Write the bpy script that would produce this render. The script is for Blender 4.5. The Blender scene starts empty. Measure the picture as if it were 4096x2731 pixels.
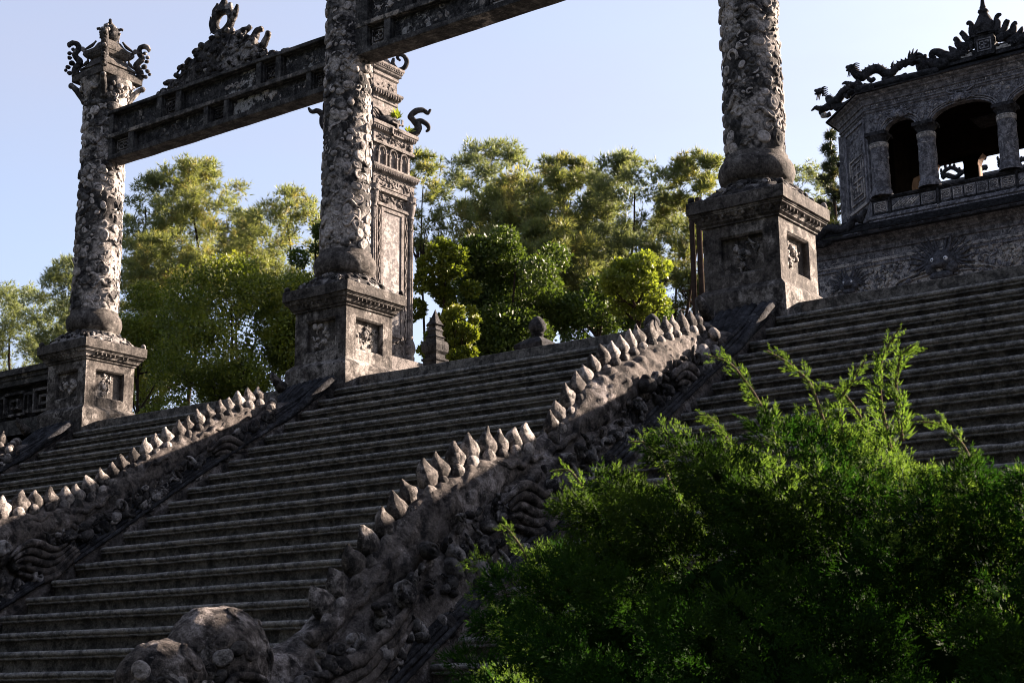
import bpy, math, random
import numpy as np
from mathutils import Matrix, Vector, noise
R = math.radians
random.seed(7); rng = np.random.default_rng(7)
sc = bpy.context.scene
col = sc.collection

# ---------------------------------------------------------------- camera
CAM = np.array([12.3742, -12.4234, -3.4356])
cam_d = bpy.data.cameras.new('camera'); cam = bpy.data.objects.new('camera', cam_d); col.objects.link(cam)
cam.matrix_world = Matrix(((0.80602852, 0.1396006, 0.57517797, CAM[0]),
                           (0.59180811, -0.17529471, -0.78678773, CAM[1]),
                           (-0.00901038, 0.97456833, -0.2239093, CAM[2]),
                           (0, 0, 0, 1)))
cam_d.sensor_width = 36; cam_d.lens = 52.64; cam_d.clip_start = 0.1; cam_d.clip_end = 3000
cam_d.dof.use_dof = True; cam_d.dof.focus_distance = 15.5; cam_d.dof.aperture_fstop = 18
sc.camera = cam

# ---------------------------------------------------------------- light
SUN_AZ, SUN_EL = 65.0, 22.5          # azimuth counted from +x towards +y
a, e = R(SUN_AZ), R(SUN_EL)
sun_dir = Vector((math.cos(e)*math.cos(a), math.cos(e)*math.sin(a), math.sin(e)))
sun_d = bpy.data.lights.new('sun', 'SUN'); sun = bpy.data.objects.new('sun', sun_d); col.objects.link(sun)
sun_d.energy = 5.0; sun_d.angle = R(0.5); sun_d.color = (1.0, 0.80, 0.65)
sun.rotation_euler = sun_dir.to_track_quat('Z', 'Y').to_euler(); sun.location = (20, 30, 30)
world = bpy.data.worlds.new('World'); sc.world = world; world.use_nodes = True
wt = world.node_tree; wt.nodes.clear()
sky = wt.nodes.new('ShaderNodeTexSky'); sky.sky_type = 'NISHITA'; sky.sun_disc = False
sky.sun_elevation = e; sky.sun_rotation = R(90-SUN_AZ)
sky.altitude = 0; sky.air_density = 0.8; sky.dust_density = 2.2; sky.ozone_density = 1.2
bgn = wt.nodes.new('ShaderNodeBackground'); bgn.inputs['Strength'].default_value = 0.05
wo = wt.nodes.new('ShaderNodeOutputWorld')
# a thin, even veil of high cloud whitens the blue
tcw = wt.nodes.new('ShaderNodeTexCoord'); mpw = wt.nodes.new('ShaderNodeMapping'); mpw.inputs['Scale'].default_value = (1.0, 1.0, 3.2)
nzw = wt.nodes.new('ShaderNodeTexNoise'); nzw.inputs['Scale'].default_value = 2.2; nzw.inputs['Detail'].default_value = 6; nzw.inputs['Roughness'].default_value = .55
mrw = wt.nodes.new('ShaderNodeMapRange'); mrw.inputs['From Min'].default_value = .3; mrw.inputs['From Max'].default_value = .7; mrw.inputs['To Min'].default_value = .40; mrw.inputs['To Max'].default_value = .66
mxw = wt.nodes.new('ShaderNodeMix'); mxw.data_type = 'RGBA'; mxw.inputs[7].default_value = (1.88, 1.86, 2.25, 1)
wt.links.new(tcw.outputs['Generated'], mpw.inputs[0]); wt.links.new(mpw.outputs[0], nzw.inputs['Vector']); wt.links.new(nzw.outputs['Fac'], mrw.inputs['Value'])
wt.links.new(mrw.outputs[0], mxw.inputs[0]); wt.links.new(sky.outputs[0], mxw.inputs[6])
wt.links.new(mxw.outputs[2], bgn.inputs[0]); wt.links.new(bgn.outputs[0], wo.inputs[0])
sc.view_settings.view_transform = 'Standard'; sc.view_settings.look = 'None'
sc.view_settings.exposure = 2.85; sc.view_settings.gamma = 1.0; sc.view_settings.use_curve_mapping = False
sc.cycles.filter_width = 1.0; sc.cycles.max_bounces = 6; sc.cycles.diffuse_bounces = 3; sc.cycles.transparent_max_bounces = 4

# ---------------------------------------------------------------- materials
class NT:
    def __init__(s, name):
        s.m = bpy.data.materials.new(name); s.m.use_nodes = True; s.t = s.m.node_tree; s.t.nodes.clear()
        s.out = s.n('ShaderNodeOutputMaterial')
    def n(s, typ, **kw):
        x = s.t.nodes.new(typ)
        for k, v in kw.items():
            if k in x.inputs.keys(): x.inputs[k].default_value = v
            else: setattr(x, k, v)
        return x
    def l(s, a, b): s.t.links.new(a, b)
    def noise(s, vec, scale, detail=4, rough=.6, dist=0.):
        x = s.n('ShaderNodeTexNoise'); x.inputs['Scale'].default_value = scale; x.inputs['Detail'].default_value = detail
        x.inputs['Roughness'].default_value = rough; x.inputs['Distortion'].default_value = dist
        s.l(vec, x.inputs['Vector']); return x.outputs['Fac']
    def ramp(s, fac, p0, p1, c0=(0,0,0,1), c1=(1,1,1,1)):
        x = s.n('ShaderNodeValToRGB'); r = x.color_ramp
        r.elements[0].position = p0; r.elements[1].position = p1; r.elements[0].color = c0; r.elements[1].color = c1
        s.l(fac, x.inputs[0]); return x.outputs[0]
    def mix(s, fac, A, B, mode='MIX'):
        x = s.n('ShaderNodeMix'); x.data_type = 'RGBA'; x.blend_type = mode
        for v, i in ((fac, 0), (A, 6), (B, 7)):
            if isinstance(v, (int, float)): x.inputs[i].default_value = v
            elif isinstance(v, tuple): x.inputs[i].default_value = v if len(v) == 4 else v+(1,)
            else: s.l(v, x.inputs[i])
        return x.outputs[2]
    def math(s, op, A, B=0.):
        x = s.n('ShaderNodeMath'); x.operation = op
        for i, v in enumerate((A, B)):
            if isinstance(v, (int, float)): x.inputs[i].default_value = v
            else: s.l(v, x.inputs[i])
        return x.outputs[0]

def stone(name, dark, mid, light, cover=.58, soft=.05, scale=1.0, streak=.0, rnd=.0, bump=.6, grain=.35, base_mix=(.35,.65), foot=0., flecks=.8):
    """weathered lime plaster and cement: black algae, grey ground, pale bare patches"""
    ne = lambda c, k: tuple(v*(1-k)+(sum(c)/3)*k for v in c)
    dark, mid = ne(dark, .4), ne(mid, .25)
    dark = tuple(x*.40 for x in dark); mid = tuple(x*.50 for x in mid); light = tuple(x*.66 for x in light); cover -= .040
    base_mix = (sum(base_mix)/2-.075, sum(base_mix)/2+.085)
    s = NT(name); geo = s.n('ShaderNodeNewGeometry'); pos = geo.outputs['Position']
    big = s.noise(pos, 1.3*scale, 7, .62, .5)
    med = s.noise(pos, 6.0*scale, 8, .68, .3)
    fine = s.noise(pos, 42*scale, 5, .7)
    gr = s.noise(pos, 170, 2, .6)
    c = s.mix(s.ramp(med, *base_mix), dark, mid)
    pm = s.math('ADD', s.math('MULTIPLY', big, .55), s.math('MULTIPLY', med, .45))
    mask = s.ramp(pm, cover-soft*.5, cover+soft)
    mask = s.math('MULTIPLY', mask, s.ramp(fine, .30, .52))
    if rnd:
        oi = s.n('ShaderNodeObjectInfo')
        om = s.math('MULTIPLY', s.ramp(oi.outputs['Random'], 1-rnd-.10, 1-rnd+.12), s.ramp(s.noise(pos, 16, 5, .7), .36, .52))
        mask = s.math('MAXIMUM', mask, om)
    c = s.mix(mask, c, light)
    if streak:
        mp = s.n('ShaderNodeMapping'); mp.inputs['Scale'].default_value = (9, 9, .8); s.l(pos, mp.inputs[0])
        st = s.noise(mp.outputs[0], 1.4, 5, .6)
        c = s.mix(s.math('MULTIPLY', s.ramp(st, .50, .68), streak), c, tuple(x*.45 for x in dark))
    if foot:      # pale efflorescence creeping up from the foot of each riser
        tc = s.n('ShaderNodeTexCoord'); sx = s.n('ShaderNodeSeparateXYZ'); s.l(tc.outputs['Object'], sx.inputs[0])
        up = s.math('SUBTRACT', -.105, sx.outputs[2])
        up = s.math('MULTIPLY', up, 14.)
        blot = s.noise(pos, 5.5, 6, .7)
        fm = s.ramp(s.math('ADD', blot, s.math('MULTIPLY', up, .13)), .57, .68)
        c = s.mix(s.math('MULTIPLY', fm, foot), c, tuple(x*.55 for x in light))
    sp = s.n('ShaderNodeTexVoronoi', feature='F1'); sp.inputs['Scale'].default_value = 30*scale; s.l(pos, sp.inputs['Vector'])
    sm = s.math('MULTIPLY', s.ramp(sp.outputs['Distance'], .10, .17, (1,1,1,1), (0,0,0,1)), s.ramp(med, .48, .62))
    c = s.mix(s.math('MULTIPLY', sm, .55), c, tuple(x*.8 for x in light))
    gt = s.noise(pos, 26*scale, 6, .75)
    c = s.mix(1.0, c, s.ramp(gt, .36, .64, (.52,)*3+(1,), (1.5,)*3+(1,)), 'MULTIPLY')
    fl = s.math('MULTIPLY', s.ramp(s.noise(pos, 19*scale, 7, .8), .585, .635), s.ramp(big, .40, .56))
    c = s.mix(s.math('MULTIPLY', fl, flecks), c, tuple(x*.85 for x in light))
    gv = s.ramp(gr, .25, .75, (1-grain,)*3+(1,), (1+grain,)*3+(1,))
    c = s.mix(1.0, c, gv, 'MULTIPLY')
    b = s.n('ShaderNodeBsdfPrincipled'); s.l(c, b.inputs['Base Color']); b.inputs['Roughness'].default_value = .88
    b.inputs['Specular IOR Level'].default_value = .07
    h = s.math('ADD', s.math('MULTIPLY', med, .5), s.math('ADD', s.math('MULTIPLY', fine, .35), s.math('MULTIPLY', gr, .12)))
    bp_ = s.n('ShaderNodeBump'); bp_.inputs['Strength'].default_value = bump; bp_.inputs['Distance'].default_value = .032
    s.l(h, bp_.inputs['Height']); s.l(bp_.outputs[0], b.inputs['Normal']); s.l(b.outputs[0], s.out.inputs[0])
    return s.m

def leafmat(name, c0, c1, c2=None, trans=.45, rough=.5, spec=.3, p2=.9):
    c0, c1 = tuple(x*.46 for x in c0), tuple(x*.46 for x in c1); c2 = tuple(x*.46 for x in c2) if c2 else None
    s = NT(name); geo = s.n('ShaderNodeNewGeometry')
    rp = geo.outputs['Random Per Island']
    c = s.mix(rp, c0, c1)
    if c2: c = s.mix(s.ramp(s.noise(geo.outputs['Position'], 1.1, 3, .6), p2-.08, p2+.08), c, c2)
    v = s.noise(geo.outputs['Position'], 1.7, 3)
    c = s.mix(1.0, c, s.ramp(v, .3, .7, (.7,.7,.7,1), (1.25,1.25,1.25,1)), 'MULTIPLY')
    b = s.n('ShaderNodeBsdfPrincipled'); s.l(c, b.inputs['Base Color']); b.inputs['Roughness'].default_value = rough
    b.inputs['Specular IOR Level'].default_value = spec
    tr = s.n('ShaderNodeBsdfTranslucent')
    tc = s.mix(1.0, c, (1.35, 1.3, .65, 1), 'MULTIPLY'); s.l(tc, tr.inputs[0])
    m = s.n('ShaderNodeMixShader'); m.inputs[0].default_value = trans
    s.l(b.outputs[0], m.inputs[1]); s.l(tr.outputs[0], m.inputs[2]); s.l(m.outputs[0], s.out.inputs[0])
    return s.m

def plain(name, c, rough=.8, sc_=12, var=.35):
    s = NT(name); geo = s.n('ShaderNodeNewGeometry')
    v = s.noise(geo.outputs['Position'], sc_, 6, .65)
    cc = s.mix(1.0, c, s.ramp(v, .3, .7, (1-var,)*3+(1,), (1+var,)*3+(1,)), 'MULTIPLY')
    b = s.n('ShaderNodeBsdfPrincipled'); s.l(cc, b.inputs['Base Color']); b.inputs['Roughness'].default_value = rough; b.inputs['Specular IOR Level'].default_value = .5 if rough < .5 else .0
    bp_ = s.n('ShaderNodeBump'); bp_.inputs['Strength'].default_value = .5; bp_.inputs['Distance'].default_value = .02
    s.l(v, bp_.inputs['Height']); s.l(bp_.outputs[0], b.inputs['Normal']); s.l(b.outputs[0], s.out.inputs[0])
    return s.m

M = dict(
 step = stone('step_stone', (.11,.107,.103), (.27,.25,.228), (.27,.26,.245), cover=.60, soft=.10, scale=1.6, bump=.8, grain=.5, base_mix=(.40,.60), foot=.8),
 nosing = stone('nosing_lit_stone', (.20,.20,.20), (.42,.415,.41), (.36,.34,.31), cover=.56, soft=.10, scale=2.0, bump=.8, grain=.5),  # paler than the step: sky light caught by the edge, put into the colour
 dragon = stone('dragon_stone', (.038,.035,.037), (.185,.157,.14), (.36,.33,.32), cover=.60, soft=.05, scale=1.4, bump=1.0, grain=.45, base_mix=(.32,.60)),
 spine = stone('spine_stone', (.065,.059,.057), (.19,.165,.15), (.38,.35,.33), cover=.58, scale=2, rnd=.2, bump=.8, grain=.4),
 scroll = stone('scroll_stone', (.034,.032,.035), (.115,.107,.104), (.36,.34,.33), cover=.60, scale=1.6, rnd=.16, bump=.8),
 rail = stone('rail_stone', (.025,.027,.034), (.070,.074,.088), (.20,.20,.21), cover=.66, scale=1.2, bump=.9),
 plinth = stone('plinth_stone', (.055,.050,.050), (.17,.15,.135), (.36,.335,.315), cover=.575, soft=.04, scale=1.3, streak=.6, bump=.6, grain=.35, base_mix=(.30,.58)),
 cap = stone('cap_stone', (.060,.055,.052), (.155,.138,.125), (.32,.30,.28), cover=.62, soft=.05, scale=1.5, streak=.5, bump=.5, grain=.35, base_mix=(.3,.6)),
 shaft = stone('shaft_stone', (.045,.044,.048), (.125,.118,.115), (.52,.48,.45), cover=.55, soft=.06, scale=1.1, bump=.7, grain=.3, base_mix=(.35,.6)),
 flower = stone('flower_stone', (.07,.068,.072), (.21,.20,.195), (.54,.50,.475), cover=.57, soft=.06, scale=1.1, rnd=.52, bump=.4, flecks=.3, grain=.25, base_mix=(.36,.6)),
 beam = stone('beam_stone', (.065,.065,.068), (.155,.15,.146), (.34,.31,.28), cover=.64, soft=.03, scale=1.1, streak=.4, bump=.5, grain=.35),
 beam_rail = stone('beam_rail_stone', (.09,.088,.086), (.24,.22,.205), (.42,.37,.32), cover=.58, soft=.03, scale=1.5, bump=.5, grain=.3),
 panel = stone('panel_stone', (.038,.040,.046), (.105,.105,.112), (.42,.42,.42), cover=.60, soft=.02, scale=1.8, bump=.5),
 stele = stone('stele_stone', (.13,.115,.11), (.30,.265,.25), (.42,.38,.35), cover=.62, scale=1.2, bump=.5, grain=.2, base_mix=(.3,.6)),
 stele_panel = stone('stele_panel_stone', (.26,.235,.235), (.36,.325,.32), (.44,.41,.39), cover=.56, scale=2.5, bump=.25, grain=.15),
 stele_dark = stone('stele_dark_stone', (.035,.035,.04), (.10,.095,.095), (.22,.20,.19), cover=.66, scale=1.5, bump=.6),
 pav = stone('pavilion_stone', (.105,.103,.122), (.26,.25,.275), (.34,.32,.31), cover=.64, soft=.05, scale=.9, bump=.7, streak=.5, grain=.3),
 pav_frieze = stone('frieze_stone', (.12,.115,.13), (.32,.305,.32), (.42,.38,.35), cover=.535, soft=.06, scale=1.0, bump=.7, grain=.3),
 mask_stone = stone('mask_stone', (.07,.07,.085), (.13,.13,.155), (.25,.25,.27), cover=.70, scale=1.2, bump=.4, grain=.15),
 pav_relief = stone('pavilion_relief_stone', (.105,.104,.128), (.27,.262,.30), (.38,.35,.33), cover=.62, scale=1.1, rnd=.10, bump=.6),
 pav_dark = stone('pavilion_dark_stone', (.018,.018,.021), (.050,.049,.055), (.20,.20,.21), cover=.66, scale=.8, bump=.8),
 tile = stone('roof_tile_clay', (.014,.014,.017), (.035,.035,.039), (.08,.08,.08), cover=.80, scale=1., bump=.8),
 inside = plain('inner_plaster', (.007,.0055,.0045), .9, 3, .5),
 reveal = plain('arch_plaster', (.16,.12,.10), .9, 5, .15),
 patch = stone('bare_plaster', (.25,.23,.21), (.40,.36,.33), (.50,.46,.42), cover=.55, scale=2, bump=.5, grain=.2),
 eye = plain('eye_glaze', (.55,.55,.58), .2, 30, .05),
 pupil = plain('pupil_glaze', (.01,.01,.012), .2, 30, .05),
 bark = plain('bark', (.026,.020,.017), .95, 9, .5),
 twig = plain('twig_bark', (.11,.085,.065), .95, 20, .4),
 soil = plain('forecourt_ground', (.09,.088,.082), .95, 2, .4),
 paving = plain('terrace_paving', (.09,.088,.085), .9, 3, .3),
 pine = leafmat('pine_needles', (.19,.25,.095), (.38,.43,.17), (.46,.41,.16), trans=.5, p2=.60),
 pine_blue = leafmat('blue_pine_needles', (.19,.25,.13), (.33,.39,.20), None, trans=.5),
 pine_dark = leafmat('dark_pine_needles', (.09,.13,.055), (.20,.24,.09), (.34,.31,.11), trans=.4, p2=.58),
 glossy = leafmat('glossy_leaves', (.10,.155,.022), (.25,.32,.04), (.40,.43,.07), trans=.4, rough=.5, spec=.25, p2=.60),
 darkleaf = leafmat('dark_leaves', (.06,.11,.022), (.13,.20,.035), None, trans=.35, rough=.5, spec=.25),
 yellow = leafmat('yellow_green_leaves', (.19,.27,.045), (.34,.42,.07), None, trans=.5, rough=.45),
 conifer = leafmat('conifer_needles', (.030,.050,.022), (.065,.09,.035), (.14,.13,.04), trans=.25, p2=.62),
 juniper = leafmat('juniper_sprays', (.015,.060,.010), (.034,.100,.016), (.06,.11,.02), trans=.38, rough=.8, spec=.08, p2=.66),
 juniper_lit = leafmat('juniper_sunlit', (.07,.15,.03), (.16,.27,.06), None, trans=.5, rough=.8, spec=.08),  # lit copy of the juniper green: sun on the upper sprays as colour
 sky_block_woods = plain('sky_block_woods', (.014,.018,.015), .95, 1.5, .5),  # dark surface of the unseen slope added to block low sky light
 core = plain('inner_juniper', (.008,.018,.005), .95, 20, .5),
)

# ---------------------------------------------------------------- mesh helpers
def tag(o, label=None, cat=None, group=None, kind=None):
    for k, v in (('label', label), ('category', cat), ('group', group), ('kind', kind)):
        if v: o[k] = v
    return o
def empty(name, loc, label=None, cat=None, group=None, kind=None):
    o = bpy.data.objects.new(name, None); o.empty_display_size = .2; o.location = loc; col.objects.link(o)
    return tag(o, label, cat, group, kind)
def link(name, me, mat=None, parent=None, loc=(0,0,0), kind=None, label=None):
    if mat is not None and not me.materials: me.materials.append(mat)
    o = bpy.data.objects.new(name, me); col.objects.link(o)
    if parent is not None: o.parent = parent
    o.location = loc
    return tag(o, label, kind=kind)

class MB:
    def __init__(s, T=None): s.v = []; s.f = []; s.n = 0; s.T = T
    def add(s, v, f):
        v = np.asarray(v, float).reshape(-1, 3); s.v.append(v)
        n = s.n; s.f += [tuple(i+n for i in q) for q in f]; s.n += len(v); return s
    def box(s, x0, x1, y0, y1, z0, z1, M_=None):
        v = np.array([(x, y, z) for z in (z0, z1) for y in (y0, y1) for x in (x0, x1)], float)
        if M_ is not None: v = v @ M_[:3, :3].T + M_[:3, 3]
        return s.add(v, [(0,2,3,1), (4,5,7,6), (0,1,5,4), (2,6,7,3), (0,4,6,2), (1,3,7,5)])
    def grid(s, P, cu=False, cv=False):
        P = np.asarray(P); n, m = P.shape[:2]; f = []
        for i in range(n if cu else n-1):
            for j in range(m if cv else m-1):
                f.append((i*m+j, ((i+1) % n)*m+j, ((i+1) % n)*m+(j+1) % m, i*m+(j+1) % m))
        return s.add(P.reshape(-1, 3), f)
    def lathe(s, prof, cx=0, cy=0, seg=24, a0=0, a1=2*math.pi, lean=(0,0)):
        full = abs(a1-a0-2*math.pi) < 1e-6
        th = np.linspace(a0, a1, seg, endpoint=not full)
        P = np.array([[(cx+lean[0]*z+r*math.cos(t), cy+lean[1]*z+r*math.sin(t), z) for t in th] for r, z in prof])
        return s.grid(P[:, ::-1], False, full)
    def sq(s, prof, cx=0, cy=0, n=1):
        """square frustum rings, n segments a side"""
        rings = []
        for h, z in prof:
            u = np.linspace(-1, 1, n+1)[:-1]
            r = [(cx+h*t, cy-h, z) for t in u]+[(cx+h, cy+h*t, z) for t in u]+[(cx-h*t, cy+h, z) for t in u]+[(cx-h, cy-h*t, z) for t in u]
            rings.append(r)
        P = np.array(rings); s.grid(P[:, ::-1], False, True)
        return s
    def sqcap(s, h, z, cx, cy):
        return s.add([(cx-h,cy-h,z),(cx+h,cy-h,z),(cx+h,cy+h,z),(cx-h,cy+h,z)], [(0,1,2,3)])
    def tube(s, path, rad, seg=8, flat=None, up=(0,0,1), caps=True):
        path = np.asarray(path, float); n = len(path)
        rad = np.full(n, rad) if np.isscalar(rad) else np.asarray(rad, float)
        t = np.gradient(path, axis=0); t /= np.linalg.norm(t, axis=1)[:, None]+1e-9
        up = np.asarray(up, float); u = up-(up@t[0])*t[0]
        if np.linalg.norm(u) < 1e-3: u = np.array([1, 0, 0])-t[0][0]*t[0]
        u /= np.linalg.norm(u); rings = []
        for i in range(n):
            u = u-(u@t[i])*t[i]; u /= np.linalg.norm(u)+1e-9; w = np.cross(t[i], u)
            k = 1. if flat is None else flat
            rings.append([path[i]+rad[i]*(math.cos(q)*u*k+math.sin(q)*w) for q in np.linspace(0, 2*math.pi, seg, endpoint=False)])
        P = np.array(rings)
        if caps:
            P = np.concatenate([path[0]+(P[:1]-path[0])*.02-t[0]*rad[0]*.4, P, path[-1]+(P[-1:]-path[-1])*.02+t[-1]*rad[-1]*.4])
        return s.grid(P, False, True)
    def ball(s, c, r, seg=8, rings=6, M_=None):
        r = (r, r, r) if np.isscalar(r) else r
        P = np.array([[(r[0]*math.sin(p)*math.cos(t), r[1]*math.sin(p)*math.sin(t), r[2]*math.cos(p)) for t in np.linspace(0, 2*math.pi, seg, endpoint=False)] for p in np.linspace(.02, math.pi-.02, rings+1)])
        if M_ is not None: P = P @ np.asarray(M_)[:3, :3].T
        return s.grid(P+np.array(c), False, True)
    def rough(s, amp, scale, along=None):
        for k, v in enumerate(s.v):
            for i in range(len(v)):
                d = noise.noise_vector(Vector(v[i])*scale)*amp+noise.noise_vector(Vector(v[i])*scale*3.1)*amp*.4
                v[i] += np.array(d)
        return s
    def build(s, name, mat, parent=None, smooth=False, kind=None, label=None, origin=(0,0,0)):
        v = np.concatenate(s.v) if s.v else np.zeros((0, 3))
        if s.T is not None: v = s.T(v)
        v = v-np.array(origin, float)
        if parent is not None and s.T is not None: v = v-np.array(parent.location)
        me = bpy.data.meshes.new(name); me.from_pydata(v.tolist(), [], s.f)
        if smooth: me.shade_smooth()
        me.update()
        return link(name, me, mat, parent, origin, kind, label)

def fast_mesh(name, V, F, mat, parent=None, kind=None, smooth=False, label=None):
    V = np.asarray(V, np.float32); F = np.asarray(F, np.int32); k = F.shape[1]
    me = bpy.data.meshes.new(name); me.vertices.add(len(V)); me.vertices.foreach_set('co', V.ravel())
    me.loops.add(F.size); me.loops.foreach_set('vertex_index', F.ravel())
    me.polygons.add(len(F)); me.polygons.foreach_set('loop_start', np.arange(len(F), dtype=np.int32)*k)
    me.polygons.foreach_set('loop_total', np.full(len(F), k, np.int32)); me.update(calc_edges=True)
    if smooth: me.shade_smooth()
    return link(name, me, mat, parent, kind=kind, label=label)

# carved relief pieces: low domes with rings, lobes and petals, facing local +z
def relief_mesh(name, kind, mat):
    seg = 18; th = np.linspace(0, 2*math.pi, seg, endpoint=False)
    if kind == 'disc': r = np.ones(seg); prof = [(0,1.0),(.28,.95),(.42,.62),(.60,.92),(.85,.72),(1.0,0),(1.0,-.6)]
    elif kind == 'dome': r = 1+.08*np.cos(2*th+1); prof = [(0,1.0),(.5,.93),(.8,.7),(.97,.25),(1,-.6)]
    elif kind == 'trefoil': r = .68+.34*np.abs(np.cos(1.5*th)); prof = [(0,.55),(.3,.8),(.6,1.),(.85,.75),(1,0),(1,-.6)]
    elif kind == 'kidney': r = .62+.38*np.abs(np.cos(th))**.7+.12*np.sin(th); prof = [(0,1.),(.45,.9),(.62,.66),(.8,.85),(.98,.3),(1,-.6)]
    elif kind == 'petal': r = 1/(1+1.1*np.abs(np.sin(th/2))); prof = [(0,1.),(.5,.85),(.85,.5),(1,0),(1,-.6)]
    elif kind == 'flower': r = .78+.22*np.cos(5*th); prof = [(0,1.),(.2,.95),(.3,.45),(.62,.9),(.9,.6),(1,0),(1,-.6)]
    P = np.array([[(q*r[i]*math.cos(th[i]), q*r[i]*math.sin(th[i]), h) for i in range(seg)] for q, h in prof])
    mb = MB(); mb.grid(P, False, True)
    me = bpy.data.meshes.new(name); me.from_pydata(np.concatenate(mb.v).tolist(), [], mb.f); me.shade_smooth(); me.update()
    me.materials.append(mat); return me
def ribbon_mesh(name, mat, kind=0):
    t = np.linspace(0, 1, 12)
    if kind == 0: p = np.stack([(t-.5)*2.6, .45*np.sin(t*2*math.pi), .15+0*t], 1); r = .34*np.sin(math.pi*(.12+.8*t))
    elif kind == 1: p = np.stack([np.cos(t*5)*(1-.7*t), np.sin(t*5)*(1-.7*t), .2+.2*t], 1); r = .30-.10*t
    else: p = np.stack([(t-.5)*2.4, .5*(t*2-1)**2-.3, .15+0*t], 1); r = .36*np.sin(math.pi*(.15+.75*t))
    mb = MB(); mb.tube(p, r, 6)
    me = bpy.data.meshes.new(name); me.from_pydata(np.concatenate(mb.v).tolist(), [], mb.f); me.shade_smooth(); me.update()
    me.materials.append(mat); return me
REL = {}
def relief(kind, mkey):
    if (kind, mkey) not in REL:
        REL[(kind, mkey)] = ribbon_mesh('ribbon', M[mkey], int(kind[-1])) if kind.startswith('ribbon') else relief_mesh(kind, kind, M[mkey])
    return REL[(kind, mkey)]
def frame(P, N, spin, sx, sy, sz, up=None):
    N = Vector(N).normalized(); A = Vector((0,0,1)) if abs(N.z) < .95 else Vector((1,0,0))
    X = A.cross(N).normalized(); Y = N.cross(X)
    c, s_ = math.cos(spin), math.sin(spin)
    U = X*c+Y*s_; W = -X*s_+Y*c
    return Matrix(((U.x*sx, W.x*sy, N.x*sz, P[0]), (U.y*sx, W.y*sy, N.y*sz, P[1]), (U.z*sx, W.z*sy, N.z*sz, P[2]), (0,0,0,1)))
def put(name, me, parent, Mx, poff):
    o = bpy.data.objects.new(name, me); col.objects.link(o); o.parent = parent
    Mx = Mx.copy(); Mx.translation -= Vector(poff); o.matrix_local = Mx; return o
def join_instances(items, name, mat, parent, poff, kind='stuff'):
    """items: (mesh, matrix) joined into one part"""
    V = []; F = []; n = 0
    for me, Mx in items:
        v = np.empty(len(me.vertices)*3, np.float32); me.vertices.foreach_get('co', v); v = v.reshape(-1, 3)
        A = np.array(Mx); v = v @ A[:3, :3].T+A[:3, 3]-np.array(poff); V.append(v)
        F += [tuple(i+n for i in p.vertices) for p in me.polygons]; n += len(v)
    m2 = bpy.data.meshes.new(name); m2.from_pydata(np.concatenate(V).tolist(), [], F); m2.shade_smooth(); m2.update()
    return link(name, m2, mat, parent, kind=kind)

# ---------------------------------------------------------------- ground
SL = .165/.2607; RISE = .165; TREAD = .2607
X1, X2, X3, YC = -3.956, .666, 6.098, .245
mb = MB(); mb.box(-900, 900, .26, 900, -6.5, -.03); tag(mb.build('upper_terrace', M['paving']), kind='structure')
mb = MB(); mb.box(-900, 900, -900, .2, -7.0, -5.02); tag(mb.build('ground', M['soil']), kind='structure')

# unseen wooded slope added behind the viewer to cut the sky fill on the stair
P_ = []
for i, az in enumerate(np.linspace(R(168), R(378), 90)):
    row = []
    for j, q in enumerate(np.linspace(0, 1, 16)):
        d = 24+14*q; z = -5.2+22*q**.75
        k = noise.fractal(Vector((math.cos(az)*d*.16, math.sin(az)*d*.16, z*.16)), 1., 2., 5)
        row.append((6+(d+2.2*k)*math.cos(az), -4+(d+2.2*k)*math.sin(az), z+1.6*k*(q > 0)))
    P_.append(row)
mb = MB(); mb.grid(np.array(P_)); tag(mb.build('sky_block_hill', M['sky_block_woods'], None, True), kind='structure')

# ---------------------------------------------------------------- stair flights
def step_mesh(L, seed, key, mat):
    """one step: local z=0 on top, local y=0 at the tip of the nosing"""
    prof = [(TREAD+.03,-.001),(.022,0),(.008,-.003),(0,-.014),(-.002,-.025),(.004,-.036),(.014,-.042),(.019,-.043),(.019,-.050),(.010,-.054),(.009,-.064),(.022,-.070),(.034,-.071),(.034,-.166)]
    n = max(8, int(L/.09)); rnd = random.Random(seed); rows = []
    xs = np.linspace(0, L, n+1); off = rnd.random()*50
    for x in xs:
        chip = 0.
        q = noise.noise(Vector((x*1.3+off, 3.1, 0))); w = noise.noise(Vector((x*9+off, 7, 1)))
        if w > .42: chip = (w-.42)*.05
        row = []
        for i, (y, z) in enumerate(prof):
            dz = q*.004 if i < 12 else 0; dy = q*.003+noise.noise(Vector((x*5+off, i*.9, 4)))*.0035
            if 1 <= i <= 5: dy += chip; dz -= chip*.5
            row.append((x, y+dy, z+dz))
        rows.append(row)
    mb = MB(); mb.grid(np.array(rows))
    for e_ in (0, -1):
        r = np.array(rows)[e_]; r = np.concatenate([r, [[r[0][0], TREAD+.03, -.166]]])
        mb.add(r, [tuple(range(len(r))) if e_ else tuple(range(len(r)))[::-1]])
    me = bpy.data.meshes.new('step'); me.from_pydata(np.concatenate(mb.v).tolist(), [], mb.f)
    me.materials.append(M['step']); me.materials.append(M['nosing'])
    m_ = len(prof)-1
    for i, p in enumerate(me.polygons):
        if i < n*m_: p.material_index = 1 if 1 <= i % m_ <= 8 else 0; p.use_smooth = True
    me.update(); return me
flights = [(-8.6, X1-.375, 'left', 'shaded stone steps at the far left edge, beyond the leftmost pillar'),
           (X1+.345, X2-.33, 'm1', 'narrow dark stone stair flight between the two dragons at the left'),
           (X2+.325, X3-.335, 'm2', 'wide dark stone stair flight in the middle, between the two dragon balustrades'),
           (X3+.375, X3+12.0, 'm3', 'dark stone stair flight at the right, partly hidden by the juniper')]
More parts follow.
